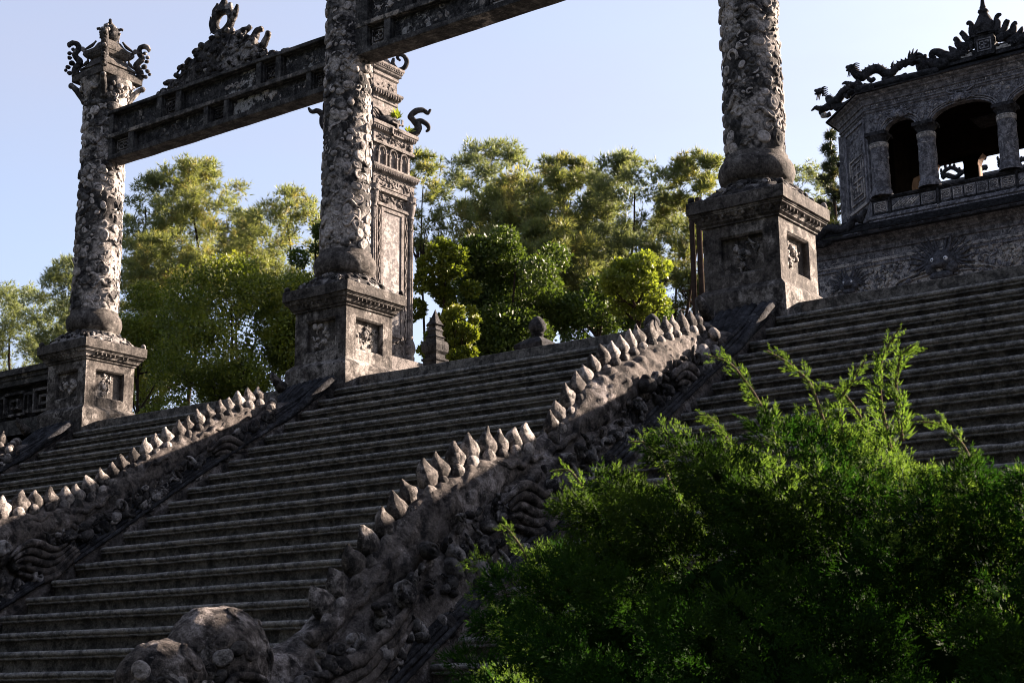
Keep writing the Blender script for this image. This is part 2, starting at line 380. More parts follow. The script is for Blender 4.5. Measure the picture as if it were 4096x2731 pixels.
for xa, xb, nm, lab in flights:
    root = empty('stair_flight', (xa, 0, 0), lab, 'stairs', 'flights of the great stairway')
    L = xb-xa; metas = [step_mesh(L, s_*13+int(xa*7), None, None) for s_ in range(4)]
    for k in range(1, 31):
        o = link('step', metas[(k*7+k//3) % 4], None, root, (random.uniform(-.02,.02) if k > 1 else 0, -k*TREAD, -k*RISE))
    # the kerb at the head of the flight
    n = int(L/.1); rows = []
    for x in np.linspace(0, L, n):
        q = noise.noise(Vector((x*1.7+xa, 0, 9)))*.006
        rows.append([(x,.27,.012+q),(x,.055,.012+q),(x,.05,.004+q),(x,.012,.003+q),(x,.0,-.004+q),(x,.0,-.17)])
    mb = MB(); mb.grid(np.array(rows)); mb.add([(L+0,.27,-.17)]+[(L,y,z) for _,y,z in rows[-1]], [(0,1,2,3,4,5,6)])
    mb.add([(0,.27,-.17)]+[(0,y,z) for _,y,z in rows[0]], [(6,5,4,3,2,1,0)])
    mb.build('kerb', M['step'], root)
    if nm != 'left':
        mb = MB(); mb.add([(0,.0,.0),(.14,0,.0),(.14,0,-.165),(-.05,-.235,-.165),(-.05,-.235,-.115),(-.06,.0,0.),(-.06,0,-.165)], [(5,4,1),(4,3,2,1),(5,1,0)]); mb.rough(.004, 20)
        mb.build('kerb_ramp', M['step'], root)

# ---------------------------------------------------------------- pillars
def panel_block(mb, x0, z0, z1, y, dep, ih, iz0, iz1):
    """front facing (-y) face from x -x0..x0 with a sunk panel"""
    o = [(-x0,y,z0),(x0,y,z0),(x0,y,z1),(-x0,y,z1)]; i = [(-ih,y,iz0),(ih,y,iz0),(ih,y,iz1),(-ih,y,iz1)]
    g = [(p[0]*.94, y+.018, iz0+.02 if k < 2 else iz1-.02) for k, p in enumerate(i)]
    b = [(p[0], y+dep, p[2]) for p in g]
    mb.add(o+i+g+b, [(0,1,5,4),(1,2,6,5),(2,3,7,6),(3,0,4,7),(4,5,9,8),(5,6,10,9),(6,7,11,10),(7,4,8,11),(8,9,13,12),(9,10,14,13),(10,11,15,14),(11,8,12,15),(12,13,14,15)])
def pedestal(root, X, seed):
    P = (X, YC, 0); r = random.Random(seed)
    mb = MB(); mb.sq([(.475,-.30),(.475,-.1),(.474,.13),(.470,.150),(.402,.212)], 0, 0, 6); mb.rough(.006, 4)
    mb.build('plinth', M['plinth'], root)
    mb = MB()
    for k in range(4):
        b = MB(); panel_block(b, .401, .212, .825, -.401, .062, .235, .325, .715)
        v = np.concatenate(b.v); c, s_ = math.cos(k*math.pi/2), math.sin(k*math.pi/2)
        v = np.stack([v[:,0]*c-v[:,1]*s_, v[:,0]*s_+v[:,1]*c, v[:,2]], 1); mb.add(v, b.f)
    dado = mb.build('dado', M['plinth'], root)
    for k in (0, 1, 3):       # carved fruit and foliage in the panels
        items = []
        for j in range(20):
            kind = r.choice(['dome','petal','kidney','flower','ribbon0','ribbon2'])
            u, w = r.gauss(0, .085), r.gauss(.52, .075)
            if abs(u) > .19 or abs(w-.52) > .16: continue
            s_ = r.uniform(.018, .045)
            ca, sa = math.cos(k*math.pi/2), math.sin(k*math.pi/2)
            x, y = u, -.342
            items.append((relief(kind, 'flower'), frame((x*ca-y*sa, x*sa+y*ca, w), (sa, -ca, 0), r.uniform(0, 6), s_, s_, s_*.7)))
        if items: join_instances(items, 'panel_carving', M['flower'], root, (0,0,0), kind=None)
    mb = MB(); mb.sq([(.403,.825),(.418,.827),(.418,.842),(.430,.852),(.442,.862),(.445,.875),(.462,.905),(.488,.925),(.490,.940),(.497,.942),(.497,.958),(.513,.960)], 0, 0, 6); mb.rough(.004, 5)
    mb.build('cornice', M['plinth'], root)
    items = []
    for k in range(4):        # drop-shaped beads under the slab
        ca, sa = math.cos(k*math.pi/2), math.sin(k*math.pi/2)
        for j in range(11):
            if r.random() < .3: continue
            x, y = -.36+j*.072, -.463
            items.append((relief('petal','plinth'), frame((x*ca-y*sa, x*sa+y*ca, .900), (sa, -ca, -.4), math.pi/2, .034, .030, .016)))
    join_instances(items, 'cornice_beads', M['plinth'], root, (0,0,0), kind=None)
    mb = MB(); mb.sq([(.507,.9605),(.513,.966),(.514,1.02),(.512,1.080),(.504,1.089),(.42,1.098),(.3,1.13)], 0, 0, 7); mb.sqcap(.512,.9602,0,0); mb.rough(.006, 6)
    mb.build('slab', M['cap'], root)
    mb = MB(); P_ = []
    for q in np.linspace(0, 1, 9):
        rad = .47-.13*q; z = 1.085+.16*q**.7; ring = []
        for t in np.linspace(0, 2*math.pi, 40, endpoint=False):
            sqf = min(1/max(abs(math.cos(t)), abs(math.sin(t))), 1.25)
            k_ = rad*(sqf*(1-q)+q); ring.append((k_*math.cos(t), k_*math.sin(t), z))
        P_.append(ring)
    mb.grid(np.array(P_)[:, ::-1], False, True); mb.rough(.014, 11); mb.build('mound', M['scroll'], root, True)
    for j in range(95):      # cloud scrolls on the mound
        t = r.uniform(0, 2*math.pi); q = r.random(); rad = .465-.13*q
        sqf = min(1/max(abs(math.cos(t)), abs(math.sin(t))), 1.28); k_ = rad*(sqf*(1-q)+q)
        nrm = (math.cos(t)*.7, math.sin(t)*.7, .9); kind = r.choice(['dome','petal','kidney','ribbon0','ribbon1','trefoil'])
        s_ = r.uniform(.026, .055)
        put('mound_scroll', relief(kind,'scroll'), root, frame((k_*math.cos(t), k_*math.sin(t), 1.09+.16*q**.7), nrm, r.uniform(0,6), s_, s_*.8, s_*.6), (0,0,0))
    for sx in (-1, 1):
        for sy in (-1, 1):
            mb = MB(); mb.ball((sx*.475, sy*.475, 1.115), (.036,.036,.040)); mb.rough(.006, 18); mb.build('corner_ball', M['scroll'], root, True)
    prof = [(.34,1.215),(.325,1.25),(.322,1.285),(.345,1.298),(.358,1.33),(.371,1.375),(.375,1.415),(.366,1.465),(.345,1.508),(.325,1.528),(.316,1.535),(.316,1.575),(.305,1.582)]
    mb = MB(); mb.lathe(prof, 0, 0, 40); mb.rough(.006, 6); mb.build('torus_base', M['cap'], root, True)

def shaft(root, seed, z0, z1, zr0, zr1, r0=.288, r1=.262, viewdir=-60, nvis=290):
    r = random.Random(seed)
    def rad(z): return r0+(r1-r0)*(z-z0)/(z1-z0)
    n = int((z1-z0)/.035); mb = MB(); P_ = []
    for i in range(n+1):
        z = z0+(z1-z0)*i/n; ring = []
        for t in np.linspace(0, 2*math.pi, 52, endpoint=False):
            q = rad(z)+.008*noise.fractal(Vector((math.cos(t)*.3, math.sin(t)*.3, z))*9+Vector((seed,0,0)), 1., 2., 4)
            ring.append((q*math.cos(t), q*math.sin(t), z))
        P_.append(ring)
    mb.grid(np.array(P_)[:, ::-1], False, True); mb.build('shaft', M['shaft'], root, True)
    vd = R(viewdir); pts = []
    tries = 0
    while tries < 12000 and len(pts) < 620:
        tries += 1; t = r.uniform(0, 2*math.pi); z = r.uniform(zr0, zr1)
        c_ = noise.noise(Vector((math.cos(t)*1.1, math.sin(t)*1.1, z*1.6+seed*3)))
        big = c_ > -.05
        s_ = r.uniform(.056,.084) if big else r.uniform(.026,.046)
        if not big and r.random() < .4: continue
        ok = True
        for (t2, z2, s2) in pts:
            dt = (t-t2+math.pi) % (2*math.pi)-math.pi
            if (dt*.28)**2+(z-z2)**2 < ((s_+s2)*.80)**2: ok = False; break
        if ok: pts.append((t, z, s_))
    vis = sorted(pts, key=lambda p: -math.cos(p[0]-vd)); stuff = []
    for i, (t, z, s_) in enumerate(vis):
        if s_ < .04: kind = r.choice(['petal','ribbon2','dome','ribbon0','petal'])
        else: kind = r.choice(['disc','disc','trefoil','flower','kidney','ribbon0','dome','ribbon1','petal','kidney'])
        q = rad(z)+.002; N_ = (math.cos(t)+r.uniform(-.12,.12), math.sin(t)+r.uniform(-.12,.12), r.uniform(-.15,.2))
        Mx = frame((q*math.cos(t), q*math.sin(t), z), N_, r.uniform(0, 6.28), s_*r.uniform(.9,1.15), s_*r.uniform(.75,1.05), s_*r.uniform(.24,.38))
        if i < nvis: put('relief_scroll', relief(kind,'flower'), root, Mx, (0,0,0))
        else: stuff.append((relief(kind,'flower'), Mx))
    if stuff: join_instances(stuff, 'back_relief', M['flower'], root, (0,0,0))
    # long branches winding round the shaft
    for j in range(int((zr1-zr0)*5)):
        t0 = r.uniform(-1.4, 1.6)+vd; z = r.uniform(zr0+.1, zr1-.1); L = r.uniform(.5, 1.1); sg = r.choice((-1,1)); ph = r.uniform(0,6)
        u = np.linspace(0, 1, 14)
        pth = [((rad(z)+.006)*math.cos(t0+sg*L*k_), (rad(z)+.006)*math.sin(t0+sg*L*k_), z+.05*math.sin(k_*7+ph)+sg*.04*k_) for k_ in u]
        mb = MB(); mb.tube(pth, .020*np.sin(math.pi*(.15+.75*u))+.004, 6); mb.build('branch_relief', M['shaft'], root, True)

def pillar(X, label, seed, z1, zr1, viewdir, r0=.288, r1=.262):
    root = empty('stone_pillar', (X, YC, 0), label, 'pillar', 'gate pillars on pedestals')
    pedestal(root, X, seed); shaft(root, seed, 1.57, z1, 1.62, zr1, r0, r1, viewdir); return root
p3 = pillar(X3, 'nearest and rightmost pillar, its shaft covered in overlapping carved scrolls', 3, 6.2, 3.7, -63)
p2 = pillar(X2, 'middle pillar, carrying the ends of both carved stone beams', 2, 6.2, 5.0, -46)
p1 = pillar(X1, 'leftmost pillar with a whole capital and bud finial on top', 1, 4.54, 4.5, -37, .312, .288)

# capital and finial of the leftmost pillar
r = random.Random(5)
mb = MB(); mb.lathe([(.288,4.50),(.305,4.51),(.315,4.53),(.312,4.555),(.296,4.565),(.300,4.60),(.315,4.70),(.335,4.79),(.365,4.87),(.375,4.915)], 0, 0, 40); mb.rough(.008, 9)
capi = mb.build('capital', M['shaft'], p1, True)
for j in range(70):
    t = r.uniform(0, 2*math.pi); z = r.uniform(4.58, 4.88); q = .30+.07*((z-4.57)/.32)**1.5
    s_ = r.uniform(.028,.05); put('leaf_scroll', relief(r.choice(['petal','ribbon1','dome','ribbon0','kidney']),'flower'), p1, frame((q*math.cos(t), q*math.sin(t), z), (math.cos(t), math.sin(t), -.3), r.uniform(0,6), s_, s_*.8, s_*.75), (0,0,0))
for sx in (-1,1):
    for sy in (-1,1):
        mb = MB(); u = np.linspace(0, 1, 9)
        mb.tube([((.20+.13*k_**1.3)*sx, (.20+.13*k_**1.3)*sy, 4.62+.24*k_) for k_ in u], .06-.02*u, 8)
        mb.ball((sx*.345, sy*.345, 4.865), (.045,.045,.045)); mb.rough(.006, 12)
        mb.build('corner_volute', M['shaft'], p1, True)
mb = MB(); mb.sq([(.335,4.915),(.345,4.925),(.347,5.01),(.340,5.018),(.30,5.02)], 0, 0, 5); mb.sqcap(.345,4.917,0,0); mb.rough(.005, 7); mb.build('abacus', M['cap'], p1)
mb = MB(); mb.sq([(.285,5.018),(.290,5.05),(.285,5.075),(.270,5.08),(.268,5.10),(.285,5.105),(.275,5.13),(.235,5.165),(.20,5.21),(.178,5.26),(.172,5.275),(.182,5.28),(.205,5.30),(.222,5.335),(.225,5.35),(.232,5.352),(.236,5.405),(.226,5.412),(.18,5.44),(.145,5.48),(.12,5.53),(.112,5.545)], 0, 0, 4)
mb.sqcap(.112,5.545,0,0); mb.rough(.004, 8); mb.build('pagoda_top', M['cap'], p1)
for sx in (-1,1):
    for sy in (-1,1):
        u = np.linspace(0, 1, 16); hz = [(.300,5.05),(.292,5.13),(.235,5.19),(.20,5.25),(.200,5.30),(.240,5.36),(.232,5.43),(.165,5.50),(.13,5.57)]
        t_ = np.linspace(0, 8, 30); h = np.interp(t_, range(9), [p[0] for p in hz]); z = np.interp(t_, range(9), [p[1] for p in hz])
        mb = MB(); mb.tube([(a_*sx, a_*sy, b_) for a_, b_ in zip(h, z)], .020+.006*np.sin(t_*3), 6); mb.build('corner_rib', M['cap'], p1, True)
        mb = MB(); k_ = np.linspace(0, 5.2, 16); mb.tube([((.23+.045*kk/5+.025*math.sin(kk))*sx, (.23+.045*kk/5+.025*math.sin(kk))*sy, 5.40+.028*(1-math.cos(kk))) for kk in k_], .017, 6)
        mb.build('eave_curl', M['scroll'], p1, True)
        # tall openwork scroll on the corner of the abacus
        mb = MB(); dirx, diry = sx/math.sqrt(2), sy/math.sqrt(2)
        def hp(a_, b_): return (dirx*a_, diry*a_, b_)
        ctrl = [(.40,5.02),(.47,5.08),(.44,5.16),(.38,5.20),(.40,5.27),(.47,5.31),(.46,5.38),(.41,5.42),(.42,5.49),(.47,5.53),(.53,5.52),(.56,5.48),(.53,5.46)]
        tt = np.linspace(0, len(ctrl)-1, 40); aa = np.interp(tt, range(len(ctrl)), [c[0] for c in ctrl]); bb = np.interp(tt, range(len(ctrl)), [c[1] for c in ctrl])
        aa = np.convolve(np.pad(aa, 2, 'edge'), np.ones(5)/5, 'valid'); bb = np.convolve(np.pad(bb, 2, 'edge'), np.ones(5)/5, 'valid')
        mb.tube([hp(p_, q_) for p_, q_ in zip(aa, bb)], np.interp(tt, [0, 6, 12], [.052,.045,.032]), 7)
        for a_, b_, s_ in ((.52,5.06,.04),(.55,5.15,.036),(.50,5.21,.045),(.53,5.29,.035),(.54,5.36,.036),(.50,5.42,.03),(.45,5.03,.05),(.58,5.10,.028)): mb.ball(hp(a_, b_), (s_, s_, s_*.8), 7, 5)
        mb.rough(.010, 15); mb.build('corner_scroll', M['scroll'], p1, True)
mb = MB(); mb.lathe([(.0,5.545),(.07,5.548),(.10,5.57),(.135,5.62),(.145,5.67),(.13,5.73),(.09,5.79),(.045,5.84),(.012,5.885),(0,5.90)], 0, 0, 20); mb.rough(.008, 10)
bud = mb.build('bud_finial', M['scroll'], p1, True)
for j in range(26):
    t = r.uniform(0,6.28); z = r.uniform(5.58,5.82); q = np.interp(z, [5.57,5.67,5.73,5.84],[.10,.145,.13,.05]); s_ = r.uniform(.024,.04)
    put('bud_leaf', relief(r.choice(['petal','dome','ribbon1']),'flower'), p1, frame((q*math.cos(t), q*math.sin(t), z), (math.cos(t), math.sin(t), .1), r.uniform(0,6), s_, s_, s_*.8), (0,0,0))
for t, z, q in ((2.2,5.69,.165),(-.9,5.69,.165),(2.4,5.84,.115),(-.7,5.84,.115),(.7,5.75,.15),(-2.3,5.75,.15)):
    mb = MB(); mb.tube([(q*.6*math.cos(t), q*.6*math.sin(t), z-.02),(q*math.cos(t), q*math.sin(t), z+.01),(q*1.2*math.cos(t), q*1.2*math.sin(t), z)], .022, 7); mb.build('bud_curl', M['scroll'], p1, True)

# ---------------------------------------------------------------- beams
def fret(mb, cx, cz, w, h, y, dep, bw=None, T='-y', var=0):
    """raised key-pattern lines on a panel facing -y, in front of plane y"""
    bw = bw or min(w, h)*.075
    def bar(a0, a1, b0, b1):
        mb.box(cx+a0*w, cx+a1*w, y-dep, y+.001, cz+b0*h, cz+b1*h)
    k = bw/w; q = bw/h
    L = [(-.44,.44,.40),(-.44,.44,-.40)] if var != 2 else [(-.44,.44,.40)]
    for a0, a1, b in L: bar(a0, a1, b-q/2, b+q/2)
    for x, b0, b1 in ((-.42,-.4,.4),(.42,-.4,.4),(0,-.25,.25)): bar(x-k/2, x+k/2, b0, b1)
    for a0, a1, b in ((-.28,.28,.24),(-.28,.28,-.24),(-.2,.2,0)): bar(a0, a1, b-q/2, b+q/2)
    for x, b0, b1 in ((-.28,.06,.24),(.28,.06,.24),(-.28,-.24,-.06),(.28,-.24,-.06)): bar(x-k/2, x+k/2, b0, b1)
def beam(label, xa, xb, z0, zm, z1, yf, yb, bott, top, seed):
    root = empty('stone_beam', (xa, yf, z0), label, 'beam', 'carved beams spanning the pillars'); off = np.array([xa, yf, z0])
    r = random.Random(seed); rw = .055
    def part(mb, nm, mt, sm=False):
        for v in mb.v: v -= off
        return mb.build(nm, mt, root, sm)
    mb = MB(); mb.box(xa, xb, yf+.085, yb, z0+.012, z1-.012); part(mb, 'core', M['panel'])
    for nm, a_, b_, mt, pr in (('bottom_rail', z0, z0+rw*1.3, 'beam', 0), ('middle_rail', zm-.032, zm+.028, 'beam_rail', -.008), ('top_rail', z1-rw*.9, z1, 'beam', -.012)):
        n = int((xb-xa)/.12); mb = MB(); P_ = []
        for x in np.linspace(xa-(.0 if nm != 'bottom_rail' else 0), xb, n):
            q = lambda k_: noise.noise(Vector((x*3, k_*5.1+seed, a_*7)))*.006
            yb2 = yb+.004 if nm != 'middle_rail' else yf+.0845
            P_.append([(x,yb2,b_+q(0)),(x,yf+pr+.006,b_+q(1)),(x,yf+pr+q(2)*.5,b_-.006+q(1)),(x,yf+pr+q(2)*.5,a_+.006+q(3)),(x,yf+pr+.006,a_+q(3)),(x,yb2,a_+q(4))])
        P_ = np.array(P_); mb.grid(P_[:, ::-1], False, True); mb.add(P_[0], [(0,1,2,3,4,5)]); mb.add(P_[-1], [(5,4,3,2,1,0)])
        part(mb, nm, M[mt])
    rows = ((bott, z0+rw*1.3, zm-.032), (top, zm+.028, z1-rw*.9))
    for cells, a_, b_ in rows:
        prev = xa
        for c in cells+[(xb, xb)]:
            if c[0]-prev > .004:
                mb = MB(); mb.box(prev, min(c[0], xb), yf+.004, yf+.086, a_-.002, b_+.002); part(mb, 'stile', M['beam'])
            if c[1] > c[0]:
                # inner moulding of the sunk panel
                mb = MB(); w = .012
                for bx in ((c[0],c[1],a_,a_+w),(c[0],c[1],b_-w,b_),(c[0],c[0]+w,a_+w,b_-w),(c[1]-w,c[1],a_+w,b_-w)):
                    mb.box(bx[0], bx[1], yf+.045, yf+.0865, bx[2], bx[3])
                part(mb, 'panel_moulding', M['beam'])
                if c[1]-c[0] < .45:
                    mb = MB(); fret(mb, (c[0]+c[1])/2, (a_+b_)/2, c[1]-c[0]-.04, b_-a_-.04, yf+.085, .022); part(mb, 'fret_panel', M['scroll'])
                else:
                    cx = r.uniform(c[0]+.35*(c[1]-c[0]), c[0]+.7*(c[1]-c[0])); cz = (a_+b_)/2
                    items = []
                    for j in range(7):
                        s_ = r.uniform(.025,.06); items.append((relief(r.choice(['trefoil','ribbon0','kidney','petal','ribbon1']),'flower'), frame((cx+r.gauss(0,.10), yf+.085, cz+r.gauss(0,.035)), (0,-1,0), r.uniform(0,6), s_, s_*.8, s_*.25)))
                    for j in range(int((c[1]-c[0])*5)):
                        s_ = r.uniform(.012,.035); items.append((relief(r.choice(['petal','dome','ribbon2']),'panel'), frame((r.uniform(c[0]+.05,c[1]-.05), yf+.085, cz+r.uniform(-.08,.08)), (0,-1,0), r.uniform(0,6), s_, s_*.8, s_*.2)))
                    join_instances(items, 'painted_relief', M['flower'], root, off, kind=None)
            prev = c[1]
    return root
b1 = beam('lower carved beam between the leftmost and the middle pillar, crested with a sun disc', -3.68, .46, 3.675, 4.025, 4.405, .10, .345,
     [(-3.60,-3.26),(-3.15,-1.76),(-1.68,-1.38),(-1.29,.09),(.17,.44)], [(-3.60,-2.70),(-2.60,-2.32),(-2.22,-.80),(-.71,-.45),(-.36,.44)], 11)
b2 = beam('higher carved beam running out of the top of the picture from the middle pillar', .90, 5.86, 4.00, 4.385, 4.80, .10, .40,
     [(1.09,1.36),(1.46,2.80),(2.88,3.2),(3.3,4.7),(4.8,5.1),(5.2,5.8)], [(1.09,1.72),(1.80,2.10),(2.2,3.7),(3.8,4.1),(4.2,5.8)], 12)

# flaming sun crest on the lower beam: a thing of its own, standing on it
cr = empty('sun_crest', (-1.7, .24, 4.405), 'carved crest of piled clouds with a pierced sun ring, standing on the lower beam', 'crest')
off = np.array([-1.7, .24, 4.405]); r = random.Random(9)
outl = [(-2.86,4.41),(-2.56,4.50),(-2.45,4.62),(-2.24,4.80),(-2.0,4.90),(-1.84,5.06),(-1.58,5.09),(-1.40,5.06),(-1.15,4.90),(-.95,4.78),(-.80,4.62),(-.62,4.48),(-.36,4.41)]
ox = [p[0] for p in outl]; oz = [p[1] for p in outl]
mb = MB(); P_ = []
for x in np.linspace(-2.84, -.38, 60):
    zt = np.interp(x, ox, oz)-.03; d = .06+.05*min(1, (zt-4.40)/.4)
    P_.append([(x,.24-d,4.38),(x,.24-d,4.38+(zt-4.38)*.5),(x,.24-d*.75,4.38+(zt-4.38)*.85),(x,.24,zt),(x,.24+d*.75,4.38+(zt-4.38)*.85),(x,.24+d,4.38+(zt-4.38)*.5),(x,.24+d,4.38)])
mb.grid(np.array(P_)); mb.rough(.02, 9)
for v in mb.v: v -= off
mb.build('cloud_bank', M['scroll'], cr, True)
for j in range(210):
    x = r.uniform(-2.75, -.45); zt = np.interp(x, ox, oz); z = r.uniform(4.41, max(4.43, zt-.01)); d = .06+.05*min(1, (zt-4.40)/.4)
    side = -1 if j % 5 else 1; s_ = r.uniform(.030,.060)
    put('cloud_lump', relief(r.choice(['dome','kidney','dome','ribbon0','petal','trefoil']),'scroll'), cr, frame((x, .24+side*d*(1-.4*((z-4.4)/(zt-4.39+.01))**2), z), (r.uniform(-.3,.3), side, .25), r.uniform(0,6), s_, s_*.85, s_*.8), off)
def flame(path, rr, nm='flame'):
    mb = MB(); path = np.array([(p[0], .24+p[2] if len(p) > 2 else .24, p[1]) for p in path]); n = len(path)
    t = np.linspace(0, n-1, n*4); pp = np.stack([np.interp(t, range(n), path[:, i]) for i in range(3)], 1)
    mb.tube(pp, np.interp(t, np.linspace(0, n-1, len(rr)), rr), 7); mb.rough(.012, 14)
    for v in mb.v: v -= off
    return mb.build(nm, M['scroll'], cr, True)
flame([(-1.30,4.93),(-1.18,4.96),(-1.07,4.99)], [.06,.05,.035]); flame([(-1.06,4.76),(-.98,4.82),(-.95,4.90),(-.86,4.90)], [.07,.06,.045,.04])
flame([(-.95,4.62),(-.82,4.66),(-.76,4.74),(-.73,4.82)], [.06,.055,.045,.035]); flame([(-2.0,4.88),(-2.10,4.93),(-2.17,4.92)], [.05,.04,.03])
flame([(-2.3,4.72),(-2.40,4.77),(-2.45,4.76)], [.05,.045,.03]); flame([(-2.5,4.56),(-2.62,4.61),(-2.72,4.61)], [.06,.045,.03])
flame([(-.46,4.40),(-.42,4.46),(-.34,4.44)], [.05,.06,.05]); flame([(-2.86,4.40),(-2.80,4.47),(-2.68,4.46)], [.05,.06,.05])
mb = MB(); th = np.linspace(0, 2*math.pi, 28)
mb.tube([(-1.60+.155*math.cos(t), .24, 5.21+.155*math.sin(t)) for t in th], .055, 8, up=(0,1,0), caps=False); mb.rough(.008, 14)
for v in mb.v: v -= off
mb.build('sun_ring', M['scroll'], cr, True)
flame([(-1.78,5.12),(-1.83,5.24),(-1.84,5.34)], [.045,.04,.015]); flame([(-1.74,5.30),(-1.76,5.42),(-1.72,5.50)], [.055,.045,.015])
flame([(-1.62,5.34),(-1.60,5.46),(-1.585,5.57)], [.09,.06,.012]); flame([(-1.42,5.18),(-1.36,5.28),(-1.335,5.38)], [.05,.042,.018])
flame([(-1.50,5.34),(-1.48,5.40),(-1.47,5.44)], [.06,.05,.02])

# ---------------------------------------------------------------- dragon balustrades
def dragon(X, label, prof, seed, y_head=None, xr=.33, spines=None):
    """prof: (y, top of body above slope, underside above slope)"""
    r = random.Random(seed); root = empty('dragon_balustrade', (X, 0, 0), label, 'dragon', 'stone dragons descending the stairs')
    prof = np.array(prof); py = prof[:, 0]; o_ = np.argsort(py)
    top = lambda y: np.interp(y, py[o_], prof[o_, 1])+SL*y
    bot = lambda y: np.interp(y, py[o_], prof[o_, 2])+SL*y
    y0, y1 = prof[0, 0], prof[-1, 0]
    # footing under the clouds
    ys = np.linspace(-.22, y1-.1, 90); P_ = []
    for y in ys:
        hb = bot(min(y, y0))+.16; a_ = SL*y
        P_.append([(xr-.03,y,a_-.45),(xr-.03,y,a_-.05),(xr-.05,y,a_+.0),(xr-.10,y,a_+.06),(.20,y,hb-.05),(.10,y,hb),(-.10,y,hb),(-.20,y,hb-.05),(-xr+.04,y,a_+.05),(-xr+.03,y,a_-.45)])
    P_ = np.array(P_); n_, m_ = P_.shape[:2]; Q = []
    for i in range(m_-1):
        for k_ in np.linspace(0, 1, 5)[:-1]: Q.append(P_[:, i]*(1-k_)+P_[:, i+1]*k_)
    Q.append(P_[:, -1]); Q = np.stack(Q, 1)
    mb = MB(); mb.grid(Q); mb.rough(.028, 5); mb.build('cloud_footing', M['dragon'], root, True)
    # body
    ys = np.linspace(y0, y1, 300); path = []; rv = []
    for y in ys:
        t_, b_ = top(y), bot(y); path.append((0, y, (t_+b_)/2)); rv.append((t_-b_)/2*.93)
    path = np.array(path); rv = np.array(rv); seg = 56; rings = []
    tg = np.gradient(path, axis=0); tg /= np.linalg.norm(tg, axis=1)[:, None]
    dl = np.abs(ys-y0); endr = np.sqrt(np.clip(1-(1-np.clip(dl/.16, 0, 1))**2, .02, 1))
    for i in range(len(ys)):
        up = np.array([0, -tg[i][2], tg[i][1]]); up *= 1 if up[2] > 0 else -1
        wx = min(rv[i]*.95, .27)
        ring = []
        for q in np.linspace(0, 2*math.pi, seg, endpoint=False):
            d = 1+.055*noise.fractal(Vector((math.cos(q)*2, ys[i]*3.6, math.sin(q)*2+seed)), 1., 2., 5)+.020*noise.fractal(Vector((math.cos(q)*5, ys[i]*13, math.sin(q)*5+seed)), .7, 2., 3)+.26*(.32-min(.6, noise.voronoi(Vector((math.cos(q)*2.3, ys[i]*9.5, math.sin(q)*2.3+seed)))[0][0]))*(1 if noise.noise(Vector((math.cos(q), ys[i]*1.7, seed*1.3))) > -.12 else .15)
            ring.append(path[i]+endr[i]*d*(rv[i]*math.cos(q)*up*.98+wx*math.sin(q)*np.array([1., 0, 0])))
        rings.append(ring)
    mb = MB(); mb.grid(np.array(rings), False, True); mb.build('body', M['dragon'], root, True)
    # spines along the back with scallops on the right flank
    y = y0-.20; k = 0; end = y_head if y_head else y1+.1
    while y > end:
        if spines and not spines(y): y -= .1; continue
        z = top(y); s_ = r.uniform(.74, .90)*(.9+.25*min(1, abs(y)/4))
        sl = (top(y+.05)-top(y-.05))/.1; L = .165*s_
        base = np.array([.03, y, z-.045]); mb = MB(); u = np.linspace(0, 1, 8)
        lean = r.uniform(-.02,.03)
        bx = r.uniform(-.02,.02); nn = np.array([0, -.75*sl, 1.]); nn /= np.linalg.norm(nn); pth = [base+nn*(L+.05)*q+np.array([bx*q, lean*q-.022*math.sin(q*3), 0]) for q in u]
        prf = np.array([.060,.084,.092,.088,.074,.053,.031,.010])*s_
        mb.tube(pth, prf*1.05, 9, flat=.6, up=(1,0,0), caps=False); mb.rough(.016, 13); mb.build('spine', M['spine'], root, True)
        mb = MB(); mb.ball((.080, y-.075, top(y-.075)-.045), (.040, .066*s_, .072*s_), 9, 7); mb.rough(.010, 16); mb.build('scallop', M['spine'], root, True)
        y -= .162*s_/math.sqrt(1+sl*sl)*1.12; k += 1
    # wavy ridge line under the scallops
    ys = np.linspace(y0-.5, end, 150); pth = []
    for y in ys:
        hgt = (top(y)-bot(y)); pth.append((.135+.02*math.sin(y*9), y, top(y)-.115-.018*math.sin(y*38)-.012*math.sin(y*17)))
    mb = MB(); mb.tube(pth, .024, 7); mb.rough(.005, 12); mb.build('ridge_band', M['dragon'], root, True)
    # clouds, claws and scrolls on the right flank
    for j in range(290):
        y = r.uniform(y0-.25, y1+.15); q = r.random()**1.3
        t_, b_ = top(y), bot(y); foot = SL*y
        if q < .72:
            k_ = q/.72; z = foot+.04+(b_+.10*r.random()-foot)*k_; x = xr-.09-(xr-.33)*k_+.0
            x = np.interp(z, [foot, b_+.08], [xr-.08, .24]); nrm = (1, 0, .35)
        else:
            if r.random() < .55: continue
            z = b_+(t_-b_)*r.uniform(.1,.5); cc = (t_+b_)/2; hh = (t_-b_)/2; x = .27*math.sqrt(max(.05, 1-((z-cc)/hh)**2))-.005; nrm = (1, 0, (z-cc)/hh*.8)
        s_ = r.choice([.03,.04,.05,.06,.075])*r.uniform(.9,1.1)
        put('cloud_scroll', relief(r.choice(['disc','dome','kidney','ribbon0','ribbon1','petal','ribbon2','dome','trefoil']),'scroll'), root, frame((x, y, z), nrm, r.uniform(0,6), s_*1.1, s_*.85, s_*.75), (0,0,0))
